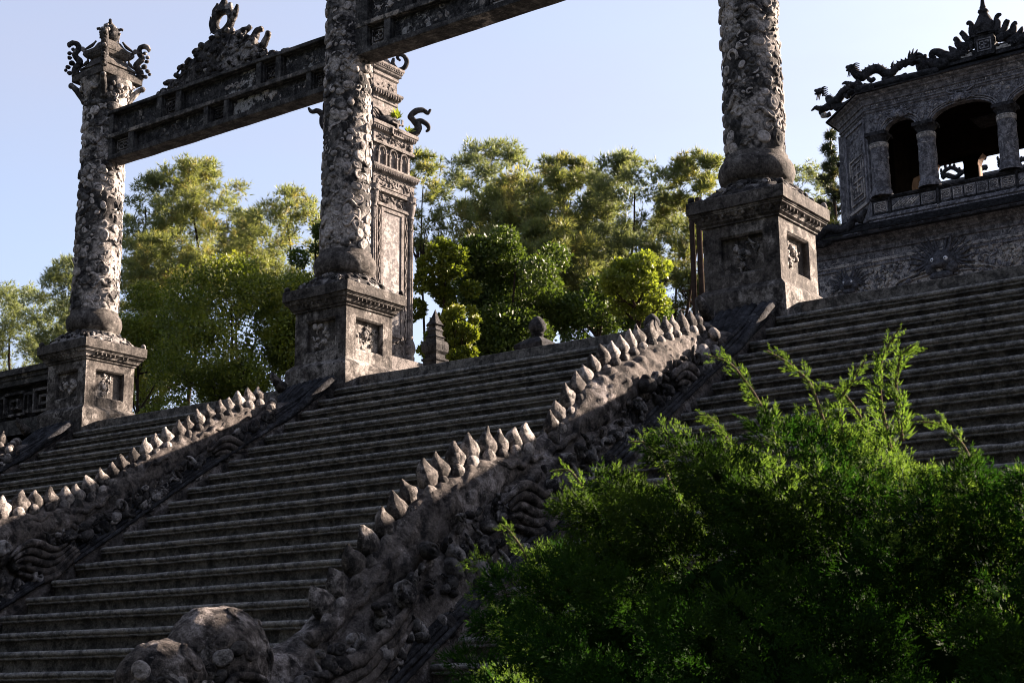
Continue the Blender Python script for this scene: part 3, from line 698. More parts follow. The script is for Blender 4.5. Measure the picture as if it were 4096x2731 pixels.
    for j in range(230):     # small hanging leaves and pearls over the lower body
        y = r.uniform(y0-.1, y1+.1); t_, b_ = top(y), bot(y); k_ = r.random(); z = b_-.02+(t_-b_)*.45*k_; cc = (t_+b_)/2; hh = (t_-b_)/2
        x = .27*math.sqrt(max(.12, 1-((z-cc)/hh)**2)); s_ = r.uniform(.018,.042)
        put('leaf_scroll', relief(r.choice(['petal','petal','kidney','dome','ribbon0']),'dragon' if r.random() < .6 else 'scroll'), root, frame((x, y, z), (1, 0, (z-cc)/hh*.8), r.uniform(0,6), s_*1.2, s_*.8, s_*.6), (0,0,0))
    # leg and fin swirls
    for yc in ([-4.05, -1.75] if y1 < -5 else [-1.85]):
        for j in range(5):
            ph = j*.5; u = np.linspace(0, 1, 22); zc = (top(yc)+bot(yc))/2-.12
            pth = [(.285+.02*math.sin(q*5+j), yc-.28+.62*q+.03*j, zc-.05*j+.07*math.sin(q*5.5+ph)+SL*.35*(q-.5)) for q in u]
            mb = MB(); mb.tube(pth, .012+.030*np.sin(math.pi*u), 7); mb.rough(.006, 12); mb.build('fin_swirl', M['dragon'], root, True)
    # ribbed string along the foot
    for j in range(4):
        ys = np.linspace(-.35, y1, 70)
        mb = MB(); mb.tube([(xr-.035-.028*j+.006*math.sin(y*3+j), y, SL*y+.035+.030*j+.012*math.sin(y*2.3+j*.6)) for y in ys], .020, 6); mb.rough(.006, 9)
        mb.build('foot_string', M['rail'], root, True)
    # tail plumes fanning onto the pedestal
    for j in range(9):
        u = np.linspace(0, 1, 18); xx = -.30+.08*j
        pth = [((xr-.10)*(1-q)**1.5*.9+xx*(1-(1-q)**1.5)+(.03 if j > 6 else 0), -1.45+(1.18)*q+.04*math.sin(q*5), SL*(-1.45+1.18*q)+.07+.01*q+.03*math.sin(q*6+j*.3)) for q in u]
        mb = MB(); mb.tube(pth, .020+.030*u**.7, 7, flat=.9); mb.rough(.006, 9); mb.build('tail_plume', M['rail'], root, True)
    for j in range(7):
        yy = -.78-.055*j; zz = top(min(yy, y0))+.03-.02*j
        mb = MB(); mb.ball((-.10+.05*j, yy, zz-.02), (.05,.06,.055), 8, 6); mb.rough(.012, 13); mb.build('tail_knob', M['spine'], root, True)
    mb = MB(); mb.tube([(-.12,-.62,-.16),(-.12,-.72,-.10),(-.12,-.78,-.04),(-.12,-.79,.0)], [.07,.055,.04,.012], 7); mb.rough(.01, 12); mb.build('tail_tip', M['spine'], root, True)
    return root, top, bot

profB = [(-.87,.24,.02),(-1.24,.39,.08),(-2.06,.62,.12),(-2.60,.71,.16),(-2.92,.68,.20),(-3.17,.62,.24),(-3.35,.55,.25),(-3.6,.57,.30),(-4.0,.72,.36),(-4.31,.85,.40),(-4.60,.90,.44),(-4.83,.91,.44),(-5.0,.87,.42),(-5.15,.84,.40),(-5.30,.82,.40),(-5.44,.77,.40),(-5.61,.71,.40),(-5.74,.66,.36),(-5.85,.64,.30),(-6.02,.66,.25),(-6.2,.74,.2),(-6.4,.78,.15),(-6.8,.80,.1),(-7.2,.82,.1)]
dB, topB, botB = dragon(X3, 'large stone dragon running down the stairs below the near right pillar, head at the bottom', profB, 21, y_head=-5.86, xr=.375, spines=lambda y: not (-3.62 < y < -3.38))
profA = [(-.88,.23,.02),(-1.35,.41,.08),(-1.72,.46,.08),(-2.07,.49,.08),(-2.62,.52,.10),(-2.94,.50,.10),(-3.19,.48,.12),(-3.40,.47,.14),(-3.68,.59,.18),(-4.01,.73,.24),(-4.28,.82,.30),(-4.60,.88,.34),(-5.0,.84,.38),(-5.44,.75,.38),(-5.85,.64,.30),(-6.3,.74,.2),(-7.1,.82,.1)]
dA, topA, botA = dragon(X2, 'stone dragon balustrade running down from the middle pillar to the left edge', profA, 22, y_head=-5.86, xr=.33)
profO = [(p[0], p[1], p[2]) for p in profA]
dO, _, _ = dragon(X1, 'shaded stone dragon below the leftmost pillar, at the left edge', profO, 23, y_head=-5.86, xr=.345)

# head of the large dragon
def head(root, dx=0):
    def part(mb, nm, mt='dragon', lab=None): mb.rough(.022, 4.5); mb.rough(.010, 13); mb.rough(.005, 30); return mb.build(nm, M[mt], root, True, label=lab)
    S = lambda y, h: SL*y+h
    mb = MB(); mb.ball((-.02,-6.60,-3.29), (.26,.34,.30), 64, 46); part(mb, 'brow')
    mb = MB(); mb.ball((0,-6.99,-3.42), (.22,.26,.24), 60, 42); part(mb, 'snout')
    mb = MB(); mb.ball((0,-7.19,-3.58), (.20,.18,.12), 22, 16); part(mb, 'upper_lip')
    mb = MB(); mb.ball((.02,-6.62,-4.05), (.28,.62,.50), 28, 20); part(mb, 'throat')
    mb = MB(); mb.ball((.02,-6.95,-4.35), (.24,.36,.60), 20, 14); part(mb, 'jaw')
    mb = MB(); mb.ball((.20,-6.62,-3.53), (.09,.14,.14), 18, 12); part(mb, 'eye')
    th = np.linspace(-.4, 4.9, 26)
    mb = MB(); mb.tube([(.235, -6.62+.165*math.cos(t), -3.53+.165*math.sin(t)) for t in th], .026, 7, up=(1,0,0)); part(mb, 'eye_rim')
    th = np.linspace(0, 3.6, 20)
    for (yc, zc, rr, k) in ((-6.95,-3.62,.10,.035),(-6.40,-3.70,.12,.035),(-6.15,-3.45,.10,.032),(-6.78,-3.92,.12,.04),(-6.35,-3.98,.14,.04),(-7.15,-3.75,.08,.03),(-6.05,-3.75,.13,.035)):
        mb = MB(); mb.tube([(.30+.02*math.sin(t*3), yc+rr*(1-.12*t)*math.cos(t+.6), zc+rr*(1-.12*t)*math.sin(t+.6)) for t in th], k, 7, up=(1,0,0)); part(mb, 'cheek_curl', 'scroll')
    for j, (h0, h1, k) in enumerate(((.60,.42,.05),(.50,.36,.045),(.40,.30,.05),(.30,.20,.045),(.18,.10,.05),(.06,.0,.045))):      # mane locks sweeping back from the head
        u = np.linspace(0, 1, 26)
        mb = MB(); mb.tube([(.27+.03*math.sin(q*4), -6.35+1.15*q, S(-6.35+1.15*q, h0+(h1-h0)*q)-.10*math.sin(math.pi*q)-.02) for q in u], k*np.sin(math.pi*(.12+.8*u)), 7); part(mb, 'mane_lock', 'dragon')
    r = random.Random(4)
    for j in range(60):
        y = r.uniform(-6.9,-5.7); z = S(y, r.uniform(-.25,.62)); s_ = r.uniform(.03,.075)
        put('cloud_scroll', relief(r.choice(['disc','dome','kidney','ribbon1','petal','ribbon2']),'scroll'), root, frame((.30, y, z), (1,r.uniform(-.2,.2),.2), r.uniform(0,6), s_, s_*.8, s_*.6), (0,0,0))
    def curl(c, rr, d, r0, k, turns=4.4, ph=0., mt='dragon'):
        d = np.array(d, float); d /= np.linalg.norm(d); c = np.array(c); P0 = c+d*np.array(rr); N_ = d/np.array(rr); N_ /= np.linalg.norm(N_)
        A_ = np.cross(N_, [0,0,1]); A_ /= np.linalg.norm(A_); B_ = np.cross(N_, A_); t = np.linspace(0, turns, 26); q = r0*(1-.16*t)
        mb = MB(); mb.tube([P0+A_*q_*math.cos(t_+ph)+B_*q_*math.sin(t_+ph)-N_*q_*q_*.9-N_*k*.45 for t_, q_ in zip(t, q)], k*(1-.1*t), 7, up=tuple(N_)); part(mb, 'brow_curl', mt)
    bc, br = (-.02,-6.60,-3.29), (.26,.34,.30); sc_, sr = (0,-6.99,-3.42), (.22,.26,.24)
    curl(bc, br, (.80,-.42,-.42), .15, .030); curl(bc, br, (.95,.30,-.10), .13, .026, ph=1.5); curl(bc, br, (.55,-.80,-.25), .09, .024, ph=3, mt='scroll'); curl(bc, br, (.80,-.5,.25), .10, .020, ph=2); curl(bc, br, (.6,.1,.75), .09, .018, ph=4)
    curl(bc, br, (.65,.55,.45), .10, .022, ph=4); curl(sc_, sr, (.75,-.55,-.15), .12, .028, ph=2, mt='scroll'); curl(sc_, sr, (.9,.2,-.2), .11, .026, ph=.5); curl(sc_, sr, (.35,-.9,.1), .08, .022, ph=1); curl(sc_, sr, (.7,.2,.45), .09, .018, ph=5)
    for a0, dz in ((.2,.0),(.2,-.07),(.2,-.14)):
        t = np.linspace(-.9, 1.0, 22); mb = MB(); mb.tube([(-.02+.27*math.cos(q*.5)*.97, -6.60+.35*math.sin(q), -3.29-.12+dz-.09*math.cos(q*1.7)) for q in t], .020, 7); part(mb, 'brow_fold', 'dragon')
    for k in range(46):
        c_, r_ = ((bc, br), (sc_, sr))[k % 2]; d = np.array([r.uniform(.3,1), r.uniform(-1.,.7), r.uniform(-.8,.35)]); d /= np.linalg.norm(d); s_ = r.uniform(.02,.055)
        put('brow_scale', relief(r.choice(['petal','kidney','disc','dome']), r.choice(['dragon','scroll','spine'])), root, frame(np.array(c_)+d*np.array(r_), tuple(d), r.uniform(0,6), s_*1.2, s_*.9, s_*.35), (0,0,0))
    u = np.linspace(0, 1, 14)
    mb = MB(); mb.tube([(.10,-6.0+.35*q,-3.17+.12*q+.10*q*q) for q in u], .06-.02*u, 8); part(mb, 'crest_lock')
head(dB)

# ---------------------------------------------------------------- terrace balustrade left of the leftmost pillar
root = empty('terrace_balustrade', (-6.5, .1, 0), 'dark balustrade wall with square key-pattern openings at the left edge', 'balustrade')
off = np.array([-6.5,.1,0]); xl, xr_ = -10.5, X1-.405
def part(mb, nm, mt, sm=False):
    for v in mb.v: v -= off
    return mb.build(nm, mt, root, sm)
mb = MB(); mb.box(xl, X1-.476, .0, .30, -.16, .21); part(mb, 'base', M['beam'])
mb = MB(); mb.box(xl, xr_, -.01, .33, .86, .94); mb.box(xl, xr_, .03, .29, .80, .8595); mb.box(xl, xr_, .05, .27, .715, .7995); part(mb, 'coping', M['beam'])
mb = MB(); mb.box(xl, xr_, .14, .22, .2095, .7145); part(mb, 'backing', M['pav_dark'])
for j in range(9):
    cx = X1-.78-.66*j; mb = MB(); w = .035
    for (hw, hh) in ((.24,.17),(.10,.07)):
        for bx in ((-hw,hw,hh-w,hh),(-hw,hw,-hh,-hh+w),(-hw,-hw+w,-hh+w,hh-w),(hw-w,hw,-hh+w,hh-w)):
            mb.box(cx+bx[0], cx+bx[1], .07, .1395, .455+bx[2], .455+bx[3])
    mb.box(cx+.24, cx+.42, .07, .1395, .455+.10, .455+.14); mb.box(cx+.30, cx+.335, .07, .1395, .30, .555)
    mb.rough(.006, 8); part(mb, 'key_pattern', M['scroll'])

# ---------------------------------------------------------------- ornate square obelisk behind the middle pillar
CX, CY, HB = -4.8, 6.8, .575
ob = empty('ornate_obelisk', (CX, CY, 0), 'tall ornate square stele tower with cornices, standing behind the middle pillar', 'tower')
r = random.Random(31)
def opart(mb, nm, mt='stele', sm=False): return mb.build(nm, M[mt], ob, sm)
mb = MB(); mb.sq([(.80,-.02),(.80,1.5),(.74,1.55),(.74,2.02),(.70,2.03),(.70,2.10),(.66,2.11),(.62,2.12)]); opart(mb, 'base')
mb = MB(); mb.sq([(.50,2.10),(.50,5.42)]); opart(mb, 'core')
# cornice 4 with egg moulding, arcade body, cornice 3, upper tiers
mb = MB(); mb.sq([(.555,5.14),(.555,5.30),(.56,5.33),(.56,5.38),(.585,5.40),(.60,5.43),(.62,5.46),(.632,5.48),(.632,5.515),(.60,5.53),(.50,5.54)]); opart(mb, 'cornice')
mb = MB(); mb.sq([(.50,5.54),(.50,5.97)]); opart(mb, 'arcade_wall')
mb = MB(); mb.sq([(.555,5.93),(.56,5.955),(.555,5.98),(.535,5.985),(.535,6.17),(.56,6.18),(.58,6.21),(.595,6.245),(.610,6.26),(.610,6.325),(.57,6.34),(.42,6.36)]); opart(mb, 'cornice')
mb = MB(); mb.sq([(.42,6.36),(.36,6.45),(.325,6.60),(.32,6.86),(.34,6.88),(.336,6.94),(.36,6.97),(.39,7.02),(.411,7.05),(.411,7.09),(.37,7.10)]); mb.sqcap(.37,7.10,0,0); opart(mb, 'neck_tier')
mb = MB(); mb.sq([(.325,7.10),(.322,7.33),(.35,7.36),(.346,7.42),(.37,7.44),(.38,7.48),(.40,7.50),(.41,7.54),(.425,7.56),(.425,7.60),(.38,7.61)]); mb.sqcap(.38,7.61,0,0); opart(mb, 'top_tier')
mb = MB(); mb.sq([(.26,7.61),(.24,7.75),(.10,8.0)]); opart(mb, 'cap')
# colonnettes on the corners
for sx in (-1,1):
    for sy in (-1,1):
        c = (sx*.50, sy*.50); prof = [(.10,2.12),(.105,2.2),(.085,2.24),(.11,2.30),(.12,2.38),(.10,2.46),(.075,2.52),(.08,2.56)]
        prof += [(.072,2.60),(.066,4.50),(.078,4.53),(.066,4.56),(.070,4.72),(.085,4.74),(.07,4.78),(.085,4.84),(.10,4.92),(.105,5.02),(.115,5.12),(.12,5.14)]
        mb = MB(); seg = 24; P_ = []
        for q, z in prof:
            ring = []
            for i in range(seg):
                t = i*2*math.pi/seg; fl = .90 if (i % 2 and 2.58 < z < 4.74) else 1.
                ring.append((c[0]+q*fl*math.cos(t), c[1]+q*fl*math.sin(t), z))
            P_.append(ring)
        mb.grid(np.array(P_)[:, ::-1], False, True); opart(mb, 'colonnette')
        for t in np.linspace(0, 6.28, 9)[:-1]:
            s_ = .04; put('capital_leaf', relief('petal','stele'), ob, frame((c[0]+.10*math.cos(t), c[1]+.10*math.sin(t), 5.03), (math.cos(t), math.sin(t), -.2), 0, s_, s_, s_), (0,0,0))
def face_x(y, z, d): return (.50+d, y, z)     # right-hand (+x) face in local coordinates
mb = MB(); X_ = .50
for y0_, y1_, z0_, z1_ in ((-.30,-.24,2.50,4.78),(.24,.30,2.50,4.78),(-.2395,.2395,4.72,4.78),(-.2395,.2395,2.50,2.56)): mb.box(X_, X_+.035, y0_, y1_, z0_, z1_)
opart(mb, 'panel_frame', 'stele')
mb = MB(); mb.box(X_, X_+.016, -.2392, .2392, 2.5605, 4.7195); opart(mb, 'inscribed_panel', 'stele_panel')
mb = MB()
for s_ in (-1,1):
    u = np.linspace(0, 1, 60); mb.tube([(X_+.022, s_*(.355)+.018*math.sin(q*60), 2.50+2.25*q) for q in u], .016, 5)
opart(mb, 'vine_border', 'stele', True)
mb = MB()
for y_ in (-.40,-.31,.31,.40): mb.box(X_, X_+.03, y_-.008, y_+.008, 2.45, 4.80)
mb.box(X_, X_+.05, -.42, .42, 4.8, 4.85); mb.box(X_,X_+.06,-.44,.44, 5.06,5.12); opart(mb, 'moulding')
for band in ((4.86,5.05,.42,34,.045),(5.15,5.33,.52,40,.045),(2.16,2.48,.36,34,.05),(5.99,6.16,.50,40,.045),(7.13,7.30,.28,12,.035)):
    for j in range(band[3]):
        y = r.uniform(-band[2], band[2]); z = r.uniform(band[0]+.02, band[1]-.02); xf = .555 if 5.14 < z < 5.34 else (.535 if 5.9 < z < 6.3 else (.322 if z > 7 else .50))
        s_ = band[4]*r.uniform(.5,1.); put('foliage_scroll', relief(r.choice(['ribbon1','petal','ribbon0','kidney','ribbon2']),'stele'), ob, frame((xf, y, z), (1,0,0), r.uniform(0,6), s_, s_*.85, s_*.9), (0,0,0))
# arcade of pointed arches on the right face
for k_ in (-1,0,1):
    yc = k_*.30; mb = MB()
    for s_ in (-1,1):
        mb.box(.50,.548, yc+s_*.10-.018, yc+s_*.10+.018, 5.56, 5.76)
        mb.box(.50,.556, yc+s_*.10-.026, yc+s_*.10+.026, 5.7605, 5.785)
    u = np.linspace(0, math.pi, 14); mb.tube([(.525, yc+.10*math.cos(t)*(1 if abs(math.cos(t)) > .3 else .95), 5.79+.12*math.sin(t)) for t in u], .020, 6, up=(1,0,0))
    opart(mb, 'arch')
mb = MB()
for j in range(26): mb.ball((.612, -.58+j*.0465, 5.43), (.020,.018,.030), 6, 5)
for j in range(22): mb.ball((.585, -.54+j*.0515, 6.205), (.022,.020,.034), 6, 5)
for j in range(16): mb.ball((.40, -.36+j*.048, 7.535), (.020,.018,.026), 6, 5)
for j in range(11): mb.ball((.385, -.34+j*.068, 7.01), (.030,.028,.050), 6, 5)
ob_egg = opart(mb, 'egg_moulding', 'stele', True); ob_egg['kind'] = 'stuff'
mb = MB()
for j in range(30):       # key band
    for z in (5.36, 7.46):
        w = .58 if z < 6 else .38; y = -w+.02+j*(2*w/30); xx = .562 if z < 6 else .372
        mb.box(xx-.01, xx+.006, y, y+w/26, z-.018, z+.010)
opart(mb, 'key_band', 'stele_dark')
mb = MB(); mb.ball((.44,-.06,6.45), (.12,.22,.11), 16, 12); mb.ball((.54,.02,6.42), (.09,.12,.08), 12, 10); mb.ball((.56,.10,6.47), (.035,.035,.035), 8, 6)
for j in range(6):
    u = np.linspace(0,1,10); mb.tube([(.42, -.16-.26*q, 6.42+.035*j+.05*math.sin(q*4+j)) for q in u], .022-.012*u, 6)
mb.rough(.014, 12); opart(mb, 'dragon_mask', 'stele_dark', True)
mb = MB()
for (a_, b_) in (((.612,-.10,6.12),(.622,.14,6.42)),):
    for q in range(3):
        z = 6.14+q*.12; mb.box(.610,.632,-.14,.16,z,z+.028); mb.box(.610,.632,-.14+.13*q,-.105+.13*q,z,z+.12)
opart(mb, 'key_pendant', 'stele')
def oscroll(pts, rr, mt='stele_dark', nm='corner_dragon'):
    n = len(pts); t = np.linspace(0, n-1, n*5); pts = np.array(pts); pp = np.stack([np.interp(t, range(n), pts[:, i]) for i in range(3)], 1)
    for i in range(3): pp[:, i] = np.convolve(np.pad(pp[:, i], 2, 'edge'), np.ones(5)/5, 'valid')
    mb = MB(); mb.tube(pp, np.interp(t, np.linspace(0, n-1, len(rr)), rr), 7); mb.rough(.008, 12); return opart(mb, nm, mt, True)
for s_ in (-1, 1):
    d = s_
    oscroll([(.5*d,.5*1,6.36),(.58*d,.60,6.42),(.60*d,.62,6.55),(.52*d,.54,6.66),(.48*d,.50,6.72),(.56*d,.58,6.84),(.64*d,.70,6.88),(.70*d,.76,6.80),(.74*d,.80,6.90)], [.09,.075,.07,.06,.055,.06,.05,.04,.02])
    oscroll([(.52*d,.54,6.62),(.62*d,.66,6.66),(.70*d,.74,6.60),(.72*d,.78,6.50),(.66*d,.74,6.46)], [.05,.05,.045,.035,.02])
    oscroll([(.34*d,.34,7.60),(.42*d,.42,7.66),(.46*d,.46,7.78),(.42*d,.42,7.90),(.34*d,.34,7.92),(.32*d,.32,7.84),(.37*d,.37,7.80)], [.05,.045,.045,.04,.035,.03,.02], 'stele_dark', 'corner_scroll')
    oscroll([(.34*d,.34,7.90),(.35*d,.35,7.98),(.33*d,.33,8.02)], [.035,.04,.03], 'stele_dark', 'corner_scroll')
    oscroll([(.30*d,.30,7.62),(.26*d,.26,7.72),(.28*d,.28,7.85)], [.06,.05,.02], 'stele_dark', 'corner_scroll')
oscroll([(-.5,-.5,6.36),(-.58,-.60,6.42),(-.62,-.64,6.55),(-.60,-.62,6.66),(-.68,-.70,6.75),(-.76,-.78,6.70),(-.8,-.82,6.8)], [.09,.075,.07,.06,.05,.04,.02])
# weeds on the tower
def weed(name, label, P, n, L, mat, seed):
    r_ = np.random.default_rng(seed); V = []; F = []
    for j in range(n):
        a_ = r_.uniform(0, 6.28); el = r_.uniform(.2, 1.3); d = np.array([math.cos(a_)*math.cos(el), math.sin(a_)*math.cos(el), math.sin(el)])
        w = np.cross(d, [0,0,1]); w /= np.linalg.norm(w)+1e-6; l = L*r_.uniform(.5,1); b = d*L*.3*r_.random()
        k = len(V); V += [b, b+d*l*.5+w*l*.2, b+d*l, b+d*l*.5-w*l*.2]; F.append((k,k+1,k+2,k+3))
    o = fast_mesh(name, V, F, mat); o.location = P; tag(o, label, 'weed'); return o
weed('weed', 'yellow-green weed sprouting above the mask of the ornate tower', (CX+.50, CY+.14, 6.55), 26, .20, M['yellow'], 1)
weed('weed', 'yellow leaves sprouting on the corner ledge of the ornate tower', (CX+.56, CY+.38, 6.36), 30, .13, M['yellow'], 2)

# pinnacle, lotus-bud post and a second bud beyond the kerb
o = empty('pinnacle', (-1.95+.12, 5, 0), 'small pointed stone pinnacle beside the foot of the ornate tower', 'pinnacle')
mb = MB(); mb.sq([(.13,-.02),(.13,1.40),(.15,1.42),(.15,1.45),(.11,1.46),(.11,1.52),(.145,1.56),(.155,1.66),(.14,1.72),(.10,1.74),(.10,1.78),(.115,1.79),(.08,1.83),(.08,1.88),(.095,1.90),(.07,1.94),(.07,1.97),(.095,1.99),(.05,2.08),(.0,2.25)], 0, 0, 2); mb.rough(.004, 9); mb.build('shaft', M['stele_dark'], o)
mb = MB(); 
for t in np.linspace(0, 6.28, 13)[:-1]: mb.ball((.13*math.cos(t), .13*math.sin(t), 1.64), (.03,.03,.08), 6, 6)
mb.build('petal_collar', M['stele_dark'], o, True)
def budpost(x, y, zb, s, label):
    o = empty('bud_post', (x, y, 0), label, 'post', 'lotus-bud posts of the terrace')
    mb = MB(); mb.sq([(.17*s,-.02),(.17*s,zb-.10*s),(.24*s,zb-.09*s),(.24*s,zb-.03*s),(.19*s,zb+.01*s),(.12*s,zb+.06*s),(.09*s,zb+.08*s)], 0, 0, 2); mb.rough(.003, 9); mb.build('post', M['rail'], o)
    mb = MB(); mb.lathe([(.075*s,zb+.07*s),(.08*s,zb+.12*s),(.095*s,zb+.13*s),(.075*s,zb+.15*s),(.10*s,zb+.17*s),(.125*s,zb+.22*s),(.12*s,zb+.28*s),(.085*s,zb+.34*s),(.035*s,zb+.385*s),(0,zb+.40*s)], 0, 0, 20); mb.rough(.005, 12); mb.build('lotus_bud', M['rail'], o, True)
budpost(.10, 5, 1.42, 1.05, 'lotus-bud post rising above the kerb in front of the round dark tree')
budpost(2.04, 5, 1.20, .95, 'bud tip just showing above the kerb beside the near right pillar')
# lamp pole behind the near pedestal
o = empty('wooden_pole', (.60, 9, 0), 'dark slender pole standing just left of the near right pedestal', 'pole')
mb = MB(); mb.tube([(-.09,0,-.03),(-.09,0,2.4),(-.09,0,4.6)], .045, 8); mb.tube([(.06,.02,-.03),(.05,.02,2.4),(.03,.02,4.6)], .05, 8); mb.build('shaft', M['bark'], o, True)

# ---------------------------------------------------------------- pavilion
SP = 1.8
def TP(v): return CAM+SP*(np.asarray(v)-CAM)
pbase = TP(np.array([[2.5, 14.5, 0]]))[0]; pbase[2] = 0
pav = empty('stele_pavilion', tuple(pbase), 'two-storey dark stone pavilion with arches and dragon ridges at the right', 'pavilion')
r = random.Random(77)
def PB(): return MB(TP)
def ppart(mb, nm, mt='pav', sm=False, kind=None): return mb.build(nm, M[mt], pav, sm, kind)
def pput(nm, kind, mk, P, N, spin, s_, asp=.85, dep=.6):
    Mx = frame(TP(np.array([P]))[0], N, spin, s_*SP, s_*asp*SP, s_*dep*SP); return put(nm, relief(kind, mk), pav, Mx, tuple(pbase))
XL, XC, XE = .49, 1.70, 7.9
def extr(mb, prof, pts):
    """run a profile (out, z) along plan points with outward normals"""
    rows = []
    for (x, y, nx, ny) in pts: rows.append([(x+nx*o_, y+ny*o_, z) for o_, z in prof])
    mb.grid(np.array(rows)); return mb
low = [(-1.6,17.6,-1,-.0),(-1.6,15.9,-1,-.41),(-.05,14.0,-.41,-1),(XE,14.0,0,-1)]
zbase = -(-CAM[2]-0)/SP+CAM[2]      # local height whose scaled copy lies on the terrace
mb = PB(); extr(mb, [(0,zbase-.05),(0,3.30),(.06,3.34),(.06,3.50),(0,3.54),(0,4.33)], low); ppart(mb, 'lower_wall', 'pav_frieze')
mb = PB(); extr(mb, [(.0,4.325),(.03,4.33),(.03,4.395),(.055,4.40),(.055,4.425),(.02,4.43),(.02,4.47)], low); ppart(mb, 'string_course', 'pav_frieze')
mb = PB(); extr(mb, [(.02,4.47),(.02,4.60),(.06,4.61),(.07,4.64),(.05,4.65),(.06,4.70),(.12,4.74),(.14,4.745),(.14,4.77),(.2,4.80),(.21,4.83),(.28,4.86)], low); ppart(mb, 'lower_cornice', 'pav')
mb = PB(); extr(mb, [(.28,4.86),(.46,4.845),(.47,4.88),(.46,4.90)], low); ppart(mb, 'lower_eave', 'pav_dark')
mb = PB()
for k_ in range(9):      # tile courses of the skirt roof
    q0, q1 = k_/9, (k_+1)/9; o0, o1 = .46*(1-q0)+.02*q0, .46*(1-q1)+.02*q1; z0_, z1_ = 4.90+.30*q0**1.2, 4.90+.30*q1**1.2
    extr(mb, [(o0,z0_+.012),(o0+.004,z0_+.026),(o1+.01,z1_+.012)], low)
ppart(mb, 'skirt_roof_tiles', 'tile', kind='stuff')
up = [(.78,17.6,-1,0),(.80,14.89,-.92,-.38),(XC,14.0,-.38,-.92),(XE,14.0,0,-1)]
mb = PB(); extr(mb, [(.05,5.15),(.09,5.17),(.09,5.20),(.06,5.21),(.10,5.225),(.10,5.27),(.05,5.28),(.03,5.31),(.0,5.315)], up); ppart(mb, 'ledge', 'pav_relief')
mb = PB(); extr(mb, [(.0,5.315),(.0,5.60),(.03,5.61),(.03,5.625),(.05,5.63),(.05,5.66),(.0,5.665),(-.16,5.665),(-.16,5.3)], [(XC,14.0,-.38,-.92),(XE,14.0,0,-1)]); ppart(mb, 'parapet', 'pav_dark')
for xa_, xb_, kd in ((1.74,2.03,0),(2.11,2.66,1),(2.69,2.98,0),(3.07,3.28,2),(3.30,3.50,2),(3.52,3.74,2),(3.76,3.97,2),(3.99,4.18,2),(4.20,4.49,0),(4.53,5.1,1),(5.12,5.4,0)):
    mb = PB(); mb.box(xa_, xb_, 13.985, 13.9995, 5.36, 5.58); ppart(mb, 'parapet_panel', 'pav')
    mb = PB(); cx = (xa_+xb_)/2; w = xb_-xa_
    if kd == 1:
        for j in range(7):
            Mx = np.eye(4); an = R(38); c, s_ = math.cos(an), math.sin(an); Mx[:3,:3] = [[c,0,-s_],[0,1,0],[s_,0,c]]; Mx[:3,3] = (xa_+.09+j*(w-.18)/6, 13.985, 5.47)
            mb.box(-.10,.10,-.014,.0005,-.010,.010, Mx)
            if j % 2: Mx2 = Mx.copy(); an = R(-52); c, s_ = math.cos(an), math.sin(an); Mx2[:3,:3] = [[c,0,-s_],[0,1,0],[s_,0,c]]; mb.box(-.035,.035,-.0145,0,-.009,.009, Mx2)
        ppart(mb, 'lattice', 'patch')
    else:
        fret(mb, cx, 5.47, w-.02, .20, 13.985, .016, var=kd); ppart(mb, 'key_pattern', 'pav_frieze')
for x in (2.07, 3.025, 4.51):
    mb = PB(); mb.box(x-.022, x+.022, 13.96, 13.9845, 5.29, 5.625); ppart(mb, 'parapet_pier', 'pav_dark')
# oblique wall with tall key panel
nrm = np.array([-.7036,-.7106,0]); A0 = np.array([XC,14.0,0]); B0 = np.array([.80,14.89,0]); U = (B0-A0)/np.linalg.norm(B0-A0); LW = np.linalg.norm(B0-A0)
def ob_pt(u, z, d=0): return A0+U*u+nrm*d+np.array([0,0,z])
def obox(mb, u0, u1, z0_, z1_, d0, d1):
    P_ = [ob_pt(u, z, d) for z in (z0_, z1_) for d in (d0, d1) for u in (u0, u1)]; mb.add(P_, [(0,1,3,2),(4,6,7,5),(0,4,5,1),(2,3,7,6),(0,2,6,4),(1,5,7,3)])
mb = PB(); obox(mb, 0, LW, 5.1, 7.45, -.14, 0); ppart(mb, 'oblique_wall', 'pav')
for u0, u1, a_, b_ in ((.08,.15,5.62,7.36),(1.02,1.09,5.62,7.36),(.1505,1.0195,5.62,5.68),(.1505,1.0195,7.30,7.36)):
    mb = PB(); obox(mb, u0, u1, a_, b_, 0, .03); ppart(mb, 'panel_frame', 'pav_relief')
mb = PB()
for u0, u1, a_, b_ in ((.24,.27,5.78,6.72),(.90,.93,5.78,6.72),(.2705,.8995,5.78,5.81),(.2705,.8995,6.69,6.72),(.34,.83,6.60,6.63),(.34,.37,6.30,6.60),(.80,.83,6.30,6.60),(.44,.73,6.50,6.53),(.57,.60,6.0,6.50),(.40,.77,6.36,6.39),(.34,.83,6.22,6.25),(.44,.73,6.10,6.13),(.34,.37,5.90,6.15),(.80,.83,5.90,6.15),(.37,.80,5.90,5.93),(.44,.47,5.96,6.06),(.70,.73,5.96,6.06)): obox(mb, u0, u1, a_, b_, 0, .024)
ppart(mb, 'tall_key_pattern', 'pav_frieze')
for j in range(26):
    u = r.uniform(.24,.92); z = r.uniform(6.78,7.24); P_ = ob_pt(u, z); pput('wall_scroll', r.choice(['petal','ribbon0','ribbon1','kidney']), 'pav_relief', P_, nrm, r.uniform(0,6), r.uniform(.03,.055), .8, .5)
mb = PB(); mb.box(.70,.80,14.93,15.25,5.1,7.45); ppart(mb, 'side_wall', 'pav')
mb = PB(); mb.box(.60,.80,15.0,15.3,6.86,6.93); ppart(mb, 'side_capital', 'pav_dark')
